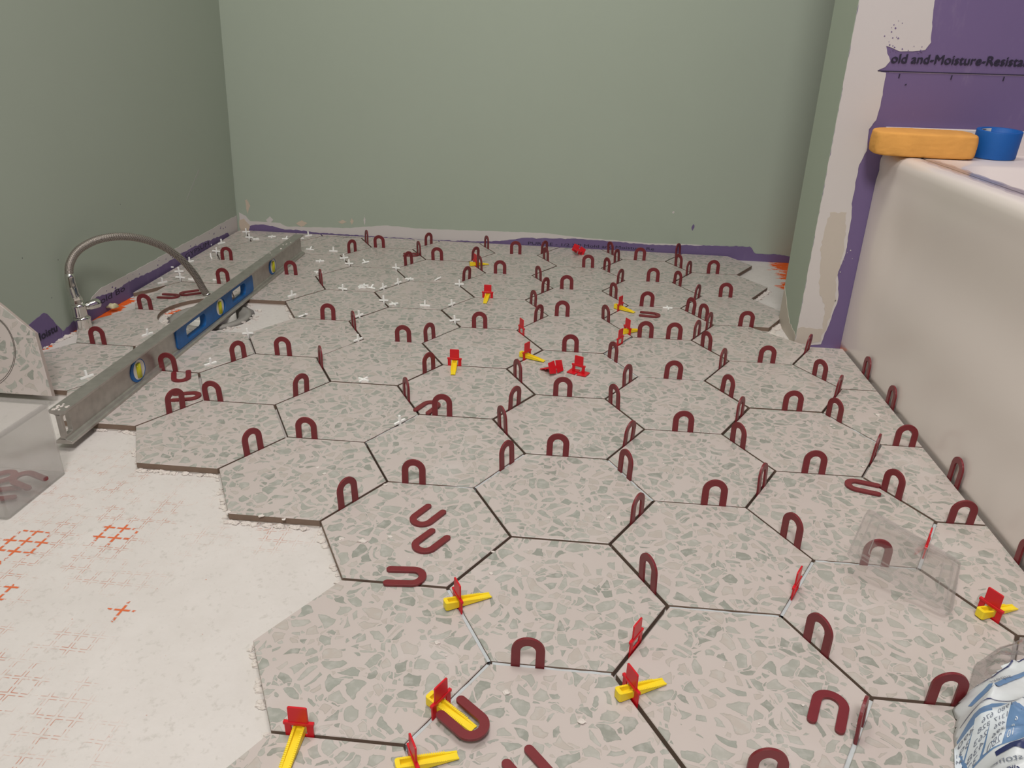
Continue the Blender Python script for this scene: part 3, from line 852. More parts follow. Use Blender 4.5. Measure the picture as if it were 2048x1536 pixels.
for s in SHIMS:
    x, y, o, z, _, _ = s
    ob = take(first) or dup(proto)
    yaw = {'h': 0, 'a': 60, 'b': -60, 'v': 90}[o]
    ob.location = (x, y, max(-0.0015, min(0.0025, z - 0.0368)))
    ob.rotation_euler = (rad(rs.uniform(-4, 4)) if o != 'v' else 0, rad(rs.uniform(-1.5, 1.5)), rad(yaw + rs.uniform(-1.0, 1.0)))
    if o == 'v':
        ob.location.x = 0.5438
        lab = 'dark red horseshoe spacer standing against the tub apron, ' + ORD[tubn.index(s) + 1] + ' from front'
    else:
        q, r = owner(x, y, o); g = sorted(edges[(o, q, r)])
        ew = edge_words(q, r, o)
        if len(g) == 1: lab = 'dark red horseshoe spacer at ' + ew
        else: lab = ('left' if g.index(s) == 0 else 'right') + ' one of paired spacers, ' + ew
    tag(ob, lab, 'tile spacer', 'dark red horseshoe spacers standing in the tile joints')
# spacers lying flat; the mesh is turned down onto its face
FLAT_LABELS = ['dark red horseshoe spacer lying flat under the hose arch, left one of a pair', 'dark red horseshoe spacer lying flat under the hose arch, right one of a pair',
    'dark red horseshoe spacer lying flat beside the level, open end away from camera', 'dark red horseshoe spacer lying flat behind an upright one, right of the level',
    'dark red horseshoe spacer lying flat near the back wall behind an upright one', 'dark red horseshoe spacer lying flat, half hidden behind an upright one mid-floor',
    'farther of two horseshoe spacers lying open to the upper right on a front tile', 'nearer of two horseshoe spacers lying open to the upper right on a front tile',
    'dark red horseshoe spacer lying over a joint left of a yellow wedge, open to left', 'dark red horseshoe spacer lying open to the upper left on a yellow wedge',
    'dark red horseshoe spacer cut off by the bottom edge of the photo, legs pointing up', 'dark red horseshoe spacer lying flat at front right with its legs pointing down',
    'dark red horseshoe spacer lying flat on the right, legs pointing to the tub', 'dark red horseshoe spacer lying flat, edge-on, near the two yellow wedges in back']
for i, (x, y, a) in enumerate(FLATS):
    ob = dup(proto)
    # local z (arc end) -> direction a in the floor plane
    ca, sa = math.cos(rad(a)), math.sin(rad(a))
    R3 = Matrix(((sa, 0, ca), (-ca, 0, sa), (0, -1, 0))).transposed().transposed()
    m = Matrix(((sa, 0, ca), (-ca, 0, sa), (0, -1, 0)))
    R4 = m.to_4x4()
    mid = Vector((0, 0, 0.0134)); base = Vector((x, y, 0.0016))
    ob.matrix_world = Matrix.Translation(base) @ R4 @ Matrix.Translation(-mid)
    if i == 9: ob.matrix_world = Matrix.Translation((0, 0, 0.0062)) @ ob.matrix_world
    if i == 7: ob.matrix_world = Matrix.Translation((0, 0, 0.0002)) @ ob.matrix_world
    tag(ob, FLAT_LABELS[i], 'tile spacer', 'dark red horseshoe spacers lying on the tiles')

# ---------------------------------------------------------------- white cross spacers
def cross(arms, L=0.0112, w=0.0018, t=0.0017):
    mb = MB(); mb.box(-w, -t, -w, w, t, w)
    for a in arms:
        T = Matrix.Rotation(rad(a), 4, 'Y'); mb.box(w * .9, -t, -w, L, t, w, 0, T)
    return mb
cp = cross((0, 90, 180, 270)).build('cross_spacer', M['spacer'], bevel=0.0003, bseg=1)
cp.data.name = 'cross_spacer'
tp = cross((0, 180, 270), 0.0120).build('cross_spacer', M['spacer'], bevel=0.0003, bseg=1)
pc, pt = [cp], [tp]
rs = random.Random(33)
per = {}
for s in CROSSES: per.setdefault(tile_at(s[0], s[1]), []).append(s)
for k_ in per: per[k_].sort()
RANK = {1: [''], 2: ['left', 'right'], 3: ['leftmost', 'middle', 'rightmost']}
def joint_dist(x, y):
    best = 9
    for q in range(-6, 5):
        for r in range(-2, 12):
            c = ctr(q, r)
            for a, b in (('BL', 'BR'), ('BR', 'R'), ('L', 'BL')):
                ax, ay = c[0] + RP * CO[a][0], c[1] + RP * CO[a][1]; bx, by = c[0] + RP * CO[b][0], c[1] + RP * CO[b][1]
                t = max(0, min(1, ((x - ax) * (bx - ax) + (y - ay) * (by - ay)) / RP ** 2)); best = min(best, math.hypot(ax + (bx - ax) * t - x, ay + (by - ay) * t - y))
    return best
for s in CROSSES:
    x, y, kind, yaw = s
    on_joint = joint_dist(x, y) < 0.0012
    if kind == 's' and not on_joint:
        ob = take(pt) or dup(tp); ob.location = (x, y, 0.0014); ob.rotation_euler = (rad(rs.uniform(-9, 9)), 0, rad(yaw))
    elif kind == 's':
        ob = take(pc) or dup(cp); ob.location = (x, y, 0.0035); 
        ya2 = yaw if yaw > -30 else rs.uniform(-16, 22)      # plastic arms sit across the joint, not along it
        ob.rotation_euler = (rad(rs.uniform(-5, 5)), rad(rs.uniform(-6, 6)), rad(ya2))
    elif kind == 't':
        ob = take(pt) or dup(tp); ob.location = (x, y, 0.0022); ob.rotation_euler = (rad(60), 0, rad(yaw * 3))
        ob.location.z = 0.0014
    else:
        ob = take(pc) or dup(cp); ob.location = (x, y, 0.0016); ob.rotation_euler = (rad(90), 0, rad(yaw))
    q, r = tile_at(x, y); g = per[(q, r)]; n = len(g)
    if n <= 3: w_ = RANK[n][g.index(s)]
    else: w_ = ORD[g.index(s) + 1] + '-from-left'
    lab = (w_ + ' ' if w_ else '') + 'white cross spacer on ' + tile_words(q, r)
    tag(ob, lab, 'tile spacer', 'white cross spacers scattered over the tiles')

# ---------------------------------------------------------------- leveling clips and wedges
def clip_mb(base=True, below=True):
    mb = MB(); t = 0.0009
    # plate in xz: frame with window, shoulders, narrower tab above
    fr = [(-0.0125, -0.008 if below else 0.0), (0.0125, -0.008 if below else 0.0), (0.0128, 0.0145), (0.0088, 0.0150), (0.0086, 0.0310), (0.0075, 0.0318), (-0.0075, 0.0318), (-0.0086, 0.0310), (-0.0088, 0.0150), (-0.0128, 0.0145)]
    win = [(-0.0068, 0.0010), (0.0068, 0.0010), (0.0068, 0.0108), (-0.0068, 0.0108)]
    T = Matrix(((1, 0, 0, 0), (0, 0, -1, 0), (0, 1, 0, 0), (0, 0, 0, 1)))
    mb.prism(fr, -t, t, 0, T, [win])
    mb.box(-0.0135, -0.0016, 0.0118, 0.0135, 0.0016, 0.0150)          # stiffening rib over the window
    if base:
        mb.prism([(-0.019, -0.010), (-0.002, -0.012), (-0.001, -0.002), (0.001, -0.002), (0.002, -0.012), (0.019, -0.010), (0.019, 0.010), (0.002, 0.012), (0.001, 0.003), (-0.001, 0.003), (-0.002, 0.012), (-0.019, 0.010)], -0.0016, 0.0)
    return mb
def wedge_mb(L=0.053):
    # tapering U of two rails joined at the fat rounded end, thin tip at +x; origin where it crosses the clip
    mb = MB(); x0 = -0.017; x1 = x0 + L; w = 0.0052; r = 0.0017; z0, z1 = 0.0092, 0.0010
    n = 10; hz = lambda x: z0 + (z1 - z0) * (x - x0) / L
    # solid floor strip
    def rail(ya_, yb_):
        vs = [(x0 + 0.002, ya_, 0), (x1, ya_ * .8, 0), (x1, yb_ * .8, 0), (x0 + 0.002, yb_, 0), (x0 + 0.002, ya_, hz(x0)), (x1, ya_ * .8, z1), (x1, yb_ * .8, z1), (x0 + 0.002, yb_, hz(x0))]
        mb.add(vs, [(0, 3, 2, 1), (4, 5, 6, 7), (0, 1, 5, 4), (2, 3, 7, 6), (0, 4, 7, 3), (1, 2, 6, 5)])
    rail(-w, -w + r * 1.25); rail(w - r * 1.25, w)
    mb.prism([(x0 + 0.002, -w), (x0 + 0.003, -w), (x0 + 0.003, w), (x0 + 0.002, w)] if False else [(x0, -w * .6), (x0 + 0.0008, -w * .9), (x0 + 0.004, -w), (x0 + 0.004, w), (x0 + 0.0008, w * .9), (x0, w * .6)], 0, z0)
    vs = [(x0 + 0.003, -w + r, 0), (x1 - 0.0004, -w + r, 0), (x1 - 0.0004, w - r, 0), (x0 + 0.003, w - r, 0), (x0 + 0.003, -w + r, z0 * .45), (x1 - .0004, -w + r, z1 * .9), (x1 - .0004, w - r, z1 * .9), (x0 + 0.003, w - r, z0 * .45)]
    mb.add(vs, [(0, 3, 2, 1), (4, 5, 6, 7), (0, 1, 5, 4), (2, 3, 7, 6), (0, 4, 7, 3), (1, 2, 6, 5)])
    for i in range(22):                                             # grip teeth along both rails
        x = x0 + 0.005 + i * (L * 0.72) / 22; h = hz(x)
        for y_ in (-w, w - r * 1.25): mb.box(x, y_, h - 0.0004, x + 0.0008, y_ + r * 1.25, h + 0.0005)
    return mb
kp = clip_mb(False).build('leveling_clip', M['clip'], bevel=0.0003, bseg=1)
kw = wedge_mb().build('leveling_wedge', M['wedge'])
k1, k2 = [kp], [kw]
for s in CLIPS:
    x, y, o = s[:3]; wa = s[3] if len(s) > 3 else None
    yaw = {'h': 0, 'a': 60, 'b': -60}[o]
    ob = take(k1) or dup(kp); ob.location = (x, y, 0.0); ob.rotation_euler = (0, 0, rad(yaw))
    q, r = owner(x, y, o); ew = edge_words(q, r, o)
    bare = wa is None
    tag(ob, ('wedgeless red leveling clip at ' if bare else 'red leveling clip at ') + ew, 'leveling clip', 'red leveling clips in the tile joints')
    if not bare:
        wd = take(k2) or dup(kw); pa = {'h': -90, 'a': -30, 'b': 30}[o]
        a = pa + max(-6, min(6, wa - pa)); sh_ = 0.011 if o == 'h' else 0.002
        wd.location = (x + sh_ * math.cos(rad(a)), y + sh_ * math.sin(rad(a)), 0.0012); wd.rotation_euler = (0, 0, rad(a))
        tag(wd, 'yellow wedge in clip at ' + ew, 'leveling wedge', 'yellow wedges pushed through the leveling clips')
lc = clip_mb(True, False).build('leveling_clip', M['clip'], bevel=0.0003, bseg=1)
lc.location = (0.012, 0.622, 0.0018); lc.rotation_euler = (0, 0, rad(-25))
tag(lc, 'loose red leveling clip standing upright on its base plate in mid-floor', 'leveling clip', 'loose red leveling clips')
l2 = dup(lc); l2.location = (-0.030, 0.615, 0.0125); l2.rotation_euler = (rad(-112), rad(6), rad(52)); tag(l2, 'loose red leveling clip tipped over left of the upright loose clip', 'leveling clip', 'loose red leveling clips')
l3 = dup(lc); l3.location = (-0.004, 1.488, 0.0125); l3.rotation_euler = (rad(78), rad(20), rad(-20)); tag(l3, 'loose red leveling clip lying by the lettered back wall', 'leveling clip', 'loose red leveling clips')

# ---------------------------------------------------------------- joint filling and crumbs
mb = MB(); rs = random.Random(3)
for ax, ay, bx, by in JOINTS:
    if bx > 0.538: ay += (by - ay) * 0; by = ay + (by - ay) * (0.538 - ax) / (bx - ax); bx = 0.538
    d = Vector((bx - ax, by - ay)); L = d.length; d /= L; nn = Vector((-d.y, d.x)); n = 12
    for side_ in (0,):
        vs = []; fs = []
        for i in range(n + 1):
            p = Vector((ax, ay)) + d * (L * (0.02 + 0.96 * i / n)); hh = -0.0016 - 0.0012 * (noise.noise(Vector((p.x * 60, p.y * 60, 1))) + .5)
            for w_, z in ((-0.00185, -0.010), (-0.00185, hh), (0.00185, hh), (0.00185, -0.010)):
                vs.append((p.x + nn.x * w_, p.y + nn.y * w_, z))
        for i in range(n):
            for j in range(4): fs.append((i * 4 + j, i * 4 + (j + 1) % 4, (i + 1) * 4 + (j + 1) % 4, (i + 1) * 4 + j))
        mb.add(vs, fs)
bed.add(mb.v, mb.f, 1)
def lump(mb, x, y, z, s, seed, flat=0.45):
    rs = random.Random(seed); bm = bmesh.new(); bmesh.ops.create_icosphere(bm, subdivisions=2, radius=s)
    vs = []
    for v in bm.verts:
        k_ = 1 + 0.75 * noise.noise(v.co * (1.3 / s) + Vector((seed, 0, 0)))
        vs.append((x + v.co.x * k_ * 1.25, y + v.co.y * k_, z + max(-s * .2, v.co.z * k_ * flat)))
    fs = [tuple(v.index for v in f.verts) for f in bm.faces]; bm.free(); mb.add(vs, fs)
mb = MB(); rs = random.Random(17)
for x, y, s in [(-0.235, 0.070, 0.0042), (-0.205, 0.083, 0.0030), (-0.262, 0.072, 0.0025), (-0.33, 0.215, 0.0024), (-0.345, 0.23, 0.0018), (-0.24, 0.198, 0.0022), (-0.078, 0.07, 0.0018), (-0.115, -0.085, 0.0024), (-0.04, -0.14, 0.0026), (0.03, -0.165, 0.0028), (-0.075, 0.03, 0.002), (0.125, 0.20, 0.002), (0.06, 0.16, 0.002),
                (-0.375, 0.105, 0.003), (-0.42, 0.108, 0.0028), (-0.345, 0.102, 0.002), (0.43, 0.34, 0.002), (0.51, 0.52, 0.003), (0.42, 0.47, 0.0018), (-0.44, 0.37, 0.002)]:
    lump(mb, x, y, s * 0.15, s, int(abs(x * 1000)))
for i in range(150):
    x = rs.uniform(-0.9, 0.5); y = rs.uniform(-0.2, 1.45)
    if not (outlines.get(tile_at(x, y)) and math.hypot(ctr(*tile_at(x, y))[0] - x, ctr(*tile_at(x, y))[1] - y) < 0.095): continue
    s = rs.uniform(0.0004, 0.0013); lump(mb, x, y, s * .2, s, i)
tag(mb.build('mortar_crumbs', M['thinset']), 'white crumbs of dried thinset scattered over the tiles', 'mortar crumbs', kind='stuff')
# squeezed-out mortar along bare tile edges (left foreground and by the partition)
mb = MB(); rs = random.Random(9)
def ooze(a, b, n, s0=0.0018, s1=0.0042, seed=0):
    for i in range(n):
        t = rs.random(); x = a[0] + (b[0] - a[0]) * t + rs.uniform(-.002, .002); y = a[1] + (b[1] - a[1]) * t + rs.uniform(-.003, .0)
        lump(mb, x, y, ZF + 0.001, rs.uniform(s0, s1), i + seed, 0.6)
def V(q, r, k_, e=0.0): c = ctr(q, r); return (c[0] + (RP + e) * CO[k_][0], c[1] + (RP + e) * CO[k_][1])
ooze(V(-2, 2, 'BL'), V(-2, 2, 'BR'), 34); ooze(V(-2, 2, 'L'), V(-2, 2, 'BL'), 12); ooze(V(-3, 3, 'BL'), V(-3, 3, 'BR'), 24); ooze(V(-3, 3, 'L'), V(-3, 3, 'BL'), 8); ooze(V(-4, 4, 'BL'), V(-4, 4, 'BR'), 22)
ooze(V(-1, 1, 'L'), V(-1, 1, 'BL'), 14); ooze(V(-1, 0, 'L'), V(-1, 0, 'TL'), 6); ooze(V(-1, 0, 'L'), V(-1, 0, 'BL'), 14); ooze(V(2, 4, 'BR', .004), V(2, 4, 'R', .004), 30, .003, .006); ooze(V(2, 5, 'BR', .003), V(2, 5, 'R', .003), 30, .003, .006)
ooze(V(2, 3, 'TR'), (0.452, 0.875), 20, .003, .006); ooze((-1.02, 0.61), (-1.01, 0.70), 22, .002, .006); ooze(V(-4, 6, 'TR'), V(-4, 6, 'R'), 22, .002, .004)
bed.add(mb.v, mb.f, 0)
tag(bed.build('thinset_mortar', [M['thinset'], M['joint']]), 'thinset mortar bedding the tiles, filling some joints and squeezed out at bare edges', 'mortar', kind='stuff')
# raised pad of thinset beside the partition
mb = MB()
lump(mb, -1.012, 0.835, 0.0, 0.0085, 5, 0.9)
tag(mb.build('caulk_blob', M['caulk'], smooth=True), 'cream blob of dried caulk at the foot of the left wall near the stop valve', 'caulk')

# ---------------------------------------------------------------- spirit level
E0 = Vector((-0.729, 0.245, 0)); E1 = Vector((-0.771, 1.345, 0)); dl = (E1 - E0); LL = dl.length; dl.normalize()
lv = empty('spirit_level', E0, math.atan2(dl.y, dl.x))
tag(lv, 'long aluminium spirit level with blue grips lying on edge across the tiles at left', 'spirit level')
HL = 0.054; fw = 0.0125; tw = 0.0035; ft = 0.0065       # local: x along, y = across (-y faces the camera side), z up
# web with cutouts (in xz), then flanges
def ell(cx, cz, rx, rz, n=28): return [(cx + rx * math.cos(2 * PI * i / n), cz + rz * math.sin(2 * PI * i / n)) for i in range(n)]
def rrect(x0, z0, x1, z1, r, n=5):
    out = []
    for cx, cz, a0 in ((x1 - r, z1 - r, 0), (x0 + r, z1 - r, 90), (x0 + r, z0 + r, 180), (x1 - r, z0 + r, 270)):
        out += [(cx + r * math.cos(rad(a0 + 90 * i / n)), cz + r * math.sin(rad(a0 + 90 * i / n))) for i in range(n + 1)]
    return out
TX = Matrix(((1, 0, 0, 0), (0, 0, -1, 0), (0, 1, 0, 0), (0, 0, 0, 1)))
v1c, v2c, v3c = (0.212, 0.0265), (0.549, 0.0265), (0.872, 0.0265)
hub = rrect(0.352, 0.0072, 0.735, 0.0468, 0.008)
mb = MB().prism([(0.0, ft), (LL, ft), (LL, HL - ft), (0, HL - ft)], -tw, tw, 0, TX, [ell(*v1c, 0.0235, 0.0195), ell(*v3c, 0.0235, 0.0195), rrect(0.006, 0.012, 0.020, 0.042, 0.003), hub])
for z_, s_ in ((0, 1), (HL, -1)):
    pr = [(-fw, 0), (fw, 0), (fw, s_ * 0.0035), (fw - 0.002, s_ * 0.0055), (tw + 0.002, s_ * ft), (tw, s_ * (ft + 0.002)), (-tw, s_ * (ft + 0.002)), (-tw - 0.002, s_ * ft), (-fw + 0.002, s_ * 0.0055), (-fw, s_ * 0.0035)]
    Tf = Matrix(((0, 0, 1, 0), (1, 0, 0, 0), (0, 1, 0, z_), (0, 0, 0, 1)))
    mb.prism(pr if s_ > 0 else pr[::-1], 0, LL, 0, Tf)
mb.build('beam', M['alu'], lv, bevel=0.0006, bseg=1)
mb = MB().prism(hub, -0.0065, 0.0065, 0, TX, [rrect(0.392, 0.014, 0.478, 0.040, 0.009), rrect(0.612, 0.014, 0.690, 0.040, 0.009), ell(*v2c, 0.026, 0.0185)])
mb.build('hand_grip', M['blue'], lv, bevel=0.001, bseg=2)
for c in (v1c, v2c, v3c):
    ringm = MB().prism(ell(*c, 0.0235 if c != v2c else 0.026, 0.0195 if c != v2c else 0.0185), -0.0050, 0.0050, 0, TX, [ell(c[0] + 0.0035, c[1], 0.0185, 0.0172)])
    fr_ = ringm.build('vial_ring', M['blue'], lv)
    fr_['label'] = 'blue ring around a vial window'
    MB().prism(ell(c[0] + 0.0035, c[1], 0.0185, 0.0172), -0.0045, 0.0045, 0, TX).build('vial_window', M['vial_white'], fr_)
    up = c is not v2c
    pth = [(c[0] + 0.001, -0.0040, c[1] - 0.0125), (c[0] + 0.001, -0.0040, c[1] + 0.0125)]
    vt = MB().tube(pth, 0.0056, 14).build('vial', M['vial_fluid'], fr_, True)
mb = MB()
rs = random.Random(6)
for i in range(16):
    t = rs.choice([rs.uniform(0.0, 0.03), rs.uniform(0.85, 1.08)]); lump(mb, t, rs.uniform(-.009, .009), HL + .0003, rs.uniform(0.001, 0.0026), i)
mb.build('dried_mortar', M['thinset'], lv)['kind'] = 'stuff'
# a spacer shim and crosses by its far end were caught behind it

# ---------------------------------------------------------------- stop valve and braided hose
va = empty('stop_valve', (-0.992, 0.703, ZF)); tag(va, 'chrome angle stop valve rising from the floor beside the left wall', 'valve')
MB().lathe([(0.0001, 0), (0.0145, 0), (0.0150, 0.002), (0.0150, 0.030), (0.0158, 0.031), (0.0158, 0.034), (0.0130, 0.036), (0.0118, 0.038), (0.0001, 0.038)], 32).build('escutcheon', M['chrome'], va, True)
MB().lathe([(0.0001, 0.036), (0.0125, 0.036), (0.0130, 0.040), (0.0130, 0.056), (0.0138, 0.058), (0.0138, 0.061), (0.0110, 0.064), (0.0001, 0.065)], 28, 0, Matrix.Translation((-0.001, -0.002, 0))).build('body', M['chrome'], va, True)
Tk = Matrix.Translation((0.006, 0.006, 0.054)) @ Matrix.Rotation(rad(-50), 4, 'Z') @ Matrix.Rotation(rad(90), 4, 'Y').inverted() @ Matrix.Rotation(PI, 4, 'Y')
Tk = Matrix.Translation((0.006, 0.006, 0.054)) @ Vector((0.30, 0.954, 0)).to_track_quat('Z', 'Y').to_matrix().to_4x4()
MB().lathe([(0.0001, 0), (0.0075, 0), (0.0075, 0.008), (0.0088, 0.009), (0.0092, 0.020), (0.0098, 0.021), (0.0098, 0.031), (0.009, 0.032), (0.0001, 0.032)], 20, 0, Tk).build('handle', M['chrome'], va, True)
hs = empty('braided_hose', (-0.993, 0.700, ZF + 0.066)); tag(hs, 'braided steel supply hose arching from the stop valve to behind the level', 'hose')
HP = [(-0.993, 0.699, 0.052), (-0.9928, 0.6982, 0.0621), (-0.9946, 0.6951, 0.0919), (-0.9934, 0.6973, 0.1218), (-0.9891, 0.7048, 0.14), (-0.9817, 0.7177, 0.1551), (-0.971, 0.7367, 0.1649), (-0.958, 0.7596, 0.1702), (-0.9402, 0.7909, 0.1688),
      (-0.9224, 0.8223, 0.1602), (-0.9046, 0.8538, 0.1441), (-0.8892, 0.8808, 0.123), (-0.8741, 0.9075, 0.0912), (-0.8619, 0.9291, 0.0526), (-0.8540, 0.9400, 0.0180), (-0.8490, 0.948, -0.0020)]
def smoothpath(P, k_=4):
    P = [Vector(p) for p in P]; out = []
    for i in range(len(P) - 1):
        p0, p1, p2, p3 = P[max(i - 1, 0)], P[i], P[i + 1], P[min(i + 2, len(P) - 1)]
        for j in range(k_):
            t = j / k_; out.append(0.5 * ((2 * p1) + (p2 - p0) * t + (2 * p0 - 5 * p1 + 4 * p2 - p3) * t * t + (3 * p1 - p0 - 3 * p2 + p3) * t ** 3))
    return out + [P[-1]]
off_ = Vector(hs.location)
path = [p - off_ for p in smoothpath(HP)]
seg = 16; n_ = len(path)
ho = MB().tube(path[10:], 0.0078, seg).build('braided_sleeve', M['braid'], hs, True)
uvl = ho.data.uv_layers.new(name='UVMap'); npth = len(path[10:])
for p in ho.data.polygons:
    idx = [ho.data.loops[l].vertex_index for l in p.loop_indices]; js = [v % seg for v in idx]; wrap = max(js) - min(js) > seg / 2
    for l, v in zip(p.loop_indices, idx):
        j = v % seg; i = v // seg
        uvl.data[l].uv = ((j + (seg if wrap and j < seg / 2 else 0)) / seg * 8, i * 2.6)
MB().tube(path[4:12], [0.0096, 0.0096, 0.0088, 0.0096, 0.0092, 0.0084, 0.0088, 0.0082], 20).build('crimp_ferrule', M['chrome'], hs, True)
MB().tube([path[0] , path[2], path[4], path[5]], [0.0118, 0.0122, 0.0116, 0.0100], 6).build('coupling_nut', M['chrome'], hs, False, bevel=0.0006)
MB().tube([path[-3], path[-2], path[-1]], [0.0082, 0.0088, 0.0088], 14).build('end_nut', M['chrome'], hs, True)

# ---------------------------------------------------------------- leaning offcut tile with pencil arc
th_ = rad(72); LT = Matrix(((1, 0, 0, -0.84), (0, math.cos(th_), -math.sin(th_), 0.383), (0, math.sin(th_), math.cos(th_), 0.0), (0, 0, 0, 1)))
# local plane: x along floor, y up the slope (verts from the photo, metres)
tpts = [(-0.0026, 0.000), (-0.0313, 0.102), (-0.0917, 0.146), (-0.135, 0.172), (-0.180, 0.172), (-0.192, 0.150), (-0.190, 0.0)]
me = tile_mesh(tpts, 'leaning_tile', 0.008); me.materials[1] = M['tile_cut']; lt = bpy.data.objects.new('leaning_tile', me); COL.objects.link(lt)
lt.matrix_world = LT @ Matrix.Translation((0, 0.004, 0))
tag(lt, 'cut terrazzo tile stood on edge at the left wall, marked with a pencil arc', 'floor tile')
mb = MB()
for R_, c_ in ((0.060, (-0.1265, 0.070)), (0.0625, (-0.1270, 0.069))):
    mb.tube([(c_[0] + R_ * math.cos(a), c_[1] + R_ * 1.02 * math.sin(a), 0.0001) for a in [rad(-75 + i * 5) for i in range(31)]], 0.0005, 5)
mb.build('pencil_arc', M['pencil'], lt)

# ---------------------------------------------------------------- clear box with spacers, and its lid
bx = empty('storage_box', (-0.755, 0.129, ZF)); tag(bx, 'small cloudy clear plastic box standing on the bare floor at the left edge', 'storage box')
w2, d2, hb_ = 0.065, 0.0575, 0.110; t_ = 0.0014
mb = MB()
def rr(w, d, r=0.004): return rrect(-w, -d, w, d, r, 4)
mb.prism(rr(w2, d2), 0.0008, 0.0008 + t_)
mb.prism(rr(w2, d2), 0.002, hb_, 0, None, [rr(w2 - t_, d2 - t_, 0.003)])
mb.build('box_body', M['clear_box'], bx)
MB().prism(rr(w2 + 0.003, d2 + 0.003), hb_ - 0.004, hb_ + 0.0012, 0, None, [rr(w2 - t_, d2 - t_, 0.003)]).build('rim', M['clear_rib'], bx)
for i, (x, y, z, yaw, tilt, lab) in enumerate([(-0.715, 0.145, 0.0035, 160, 4, 'upper dark red horseshoe spacer inside the clear box'), (-0.735, 0.118, -0.004, 200, 0, 'lower dark red horseshoe spacer at the bottom of the clear box'), (-0.765, 0.155, -0.004, 40, 0, 'dark red horseshoe spacer inside the clear box, cut off by the photo edge')]):
    ob = dup(proto); ca, sa = math.cos(rad(yaw)), math.sin(rad(yaw)); m = Matrix(((sa, 0, ca), (-ca, 0, sa), (0, -1, 0))).to_4x4()
    ob.matrix_world = Matrix.Translation((x, y, z - 0.0025)) @ Matrix.Rotation(rad(tilt), 4, 'X') @ m @ Matrix.Translation((0, 0, -0.0134))
    tag(ob, lab, 'tile spacer', 'horseshoe spacers in the clear box')

# lid: left end leans on an upright spacer, right corner rests on the tile
from mathutils import Euler
Lm = Matrix.Translation((0.3969, 0.0929, 0.0220)) @ Euler((-0.0783, 0.277, -0.506)).to_matrix().to_4x4()
ld = empty('box_lid'); ld.matrix_world = Lm; tag(ld, 'clear plastic box lid propped slanting over an upright horseshoe spacer at front right', 'box lid')
lw_, lh_ = 0.057, 0.0625
MB().prism(rrect(-lw_, -lh_, lw_, lh_, 0.008, 6), 0.0, 0.0008).build('panel', M['clear_lid'], ld)
mb = MB()
for a_, b_, zz0, zz1, r_ in ((lw_, lh_, -0.006, 0.001, 0.008), (lw_ - 0.0075, lh_ - 0.0075, 0.0008, 0.0030, 0.005), (lw_ - 0.018, lh_ - 0.018, 0.0008, 0.0020, 0.003)):
    mb.prism(rrect(-a_, -b_, a_, b_, r_, 6), zz0, zz1, 0, None, [rrect(-a_ + .0011, -b_ + .0011, a_ - .0011, b_ - .0011, r_ - .001, 6)])
mb.prism(rrect(-0.004, -0.022, 0.014, 0.020, 0.002, 3), 0.0008, 0.0014, 0, None, [rrect(-0.0033, -0.0213, 0.0133, 0.0193, 0.0015, 3)])
mb.build('ribs', M['clear_rib'], ld)

# ---------------------------------------------------------------- bathtub
tb = empty('bathtub', (0.547, 0.859, ZF)); tag(tb, 'white acrylic alcove bathtub with a smooth apron along the right side', 'bathtub')
ZR = 0.383 - ZF; LEN = 1.56; W_ = 0.776
mb = MB(); NY = 60
# apron cross-section: (x outwards negative, z) closed shell loop swept along -y, with the basin as a lofted pit
def apron_x(z):      # gentle scoop below the lip
    t = z / ZR
    return 0.0 + 0.010 * math.exp(-((t - 0.62) / 0.20) ** 2) + 0.003 * math.exp(-((t - 0.25) / 0.12) ** 2)
prof = [(0.012, 0.0)] + [(apron_x(ZR * i / 22) + 0.0008, ZR * i / 22) for i in range(0, 21)] + [(0.0, ZR * .945), (0.0004, ZR * .965), (0.003, ZR * .985), (0.009, ZR * 0.997), (0.016, ZR), (0.034, ZR)]
ys = [0.0, -0.004, -0.03, -0.06, -0.10] + [-0.10 - (LEN - 0.2) * i / NY for i in range(1, NY + 1)] + [-LEN + .05, -LEN]
def scoop(y): return max(0.0, min(1.0, (-y - 0.04) / 0.10)) * max(0.0, min(1.0, (LEN + y - 0.04) / 0.10))
vs = []; fs = []; n = len(prof)
for y in ys:
    k_ = scoop(y); k_ = k_ * k_ * (3 - 2 * k_)
    for i, (x, z) in enumerate(prof):
        vs.append((x * k_ if 0 < i < 21 else x, y, z))
for a in range(len(ys) - 1):
    for i in range(n - 1): fs.append((a * n + i, a * n + i + 1, (a + 1) * n + i + 1, (a + 1) * n + i))
mb.add(vs, fs)
mb.build('apron', M['tub'], tb, True)
# rim deck with basin: concentric rounded rectangles going in and down
def rloop(x0, y0, x1, y1, r, z, k_=10):
    return [(p[0], p[1], z) for p in rrect(x0, y0, x1, y1, r, k_)]
loops = [rloop(0.030, -LEN, W_, -0.0, 0.001, ZR), rloop(0.046, -LEN + 0.08, W_ - 0.05, -0.165, 0.06, ZR), rloop(0.052, -LEN + 0.087, W_ - 0.056, -0.172, 0.06, ZR - 0.004), rloop(0.058, -LEN + 0.095, W_ - 0.062, -0.185, 0.06, ZR - 0.020),
         rloop(0.070, -LEN + 0.12, W_ - 0.075, -0.26, 0.08, ZR - 0.10), rloop(0.100, -LEN + 0.17, W_ - 0.10, -0.42, 0.10, ZR - 0.26), rloop(0.150, -LEN + 0.24, W_ - 0.15, -0.52, 0.10, ZR - 0.31)]
mb = MB(); vs = [p for l in loops for p in l]; n = len(loops[0]); fs = []
for a in range(len(loops) - 1):
    for i in range(n): fs.append((a * n + i, a * n + (i + 1) % n, (a + 1) * n + (i + 1) % n, (a + 1) * n + i)[::-1])
fs.append(tuple(range((len(loops) - 1) * n, len(loops) * n)))
mb.add(vs, [f[::-1] for f in fs])
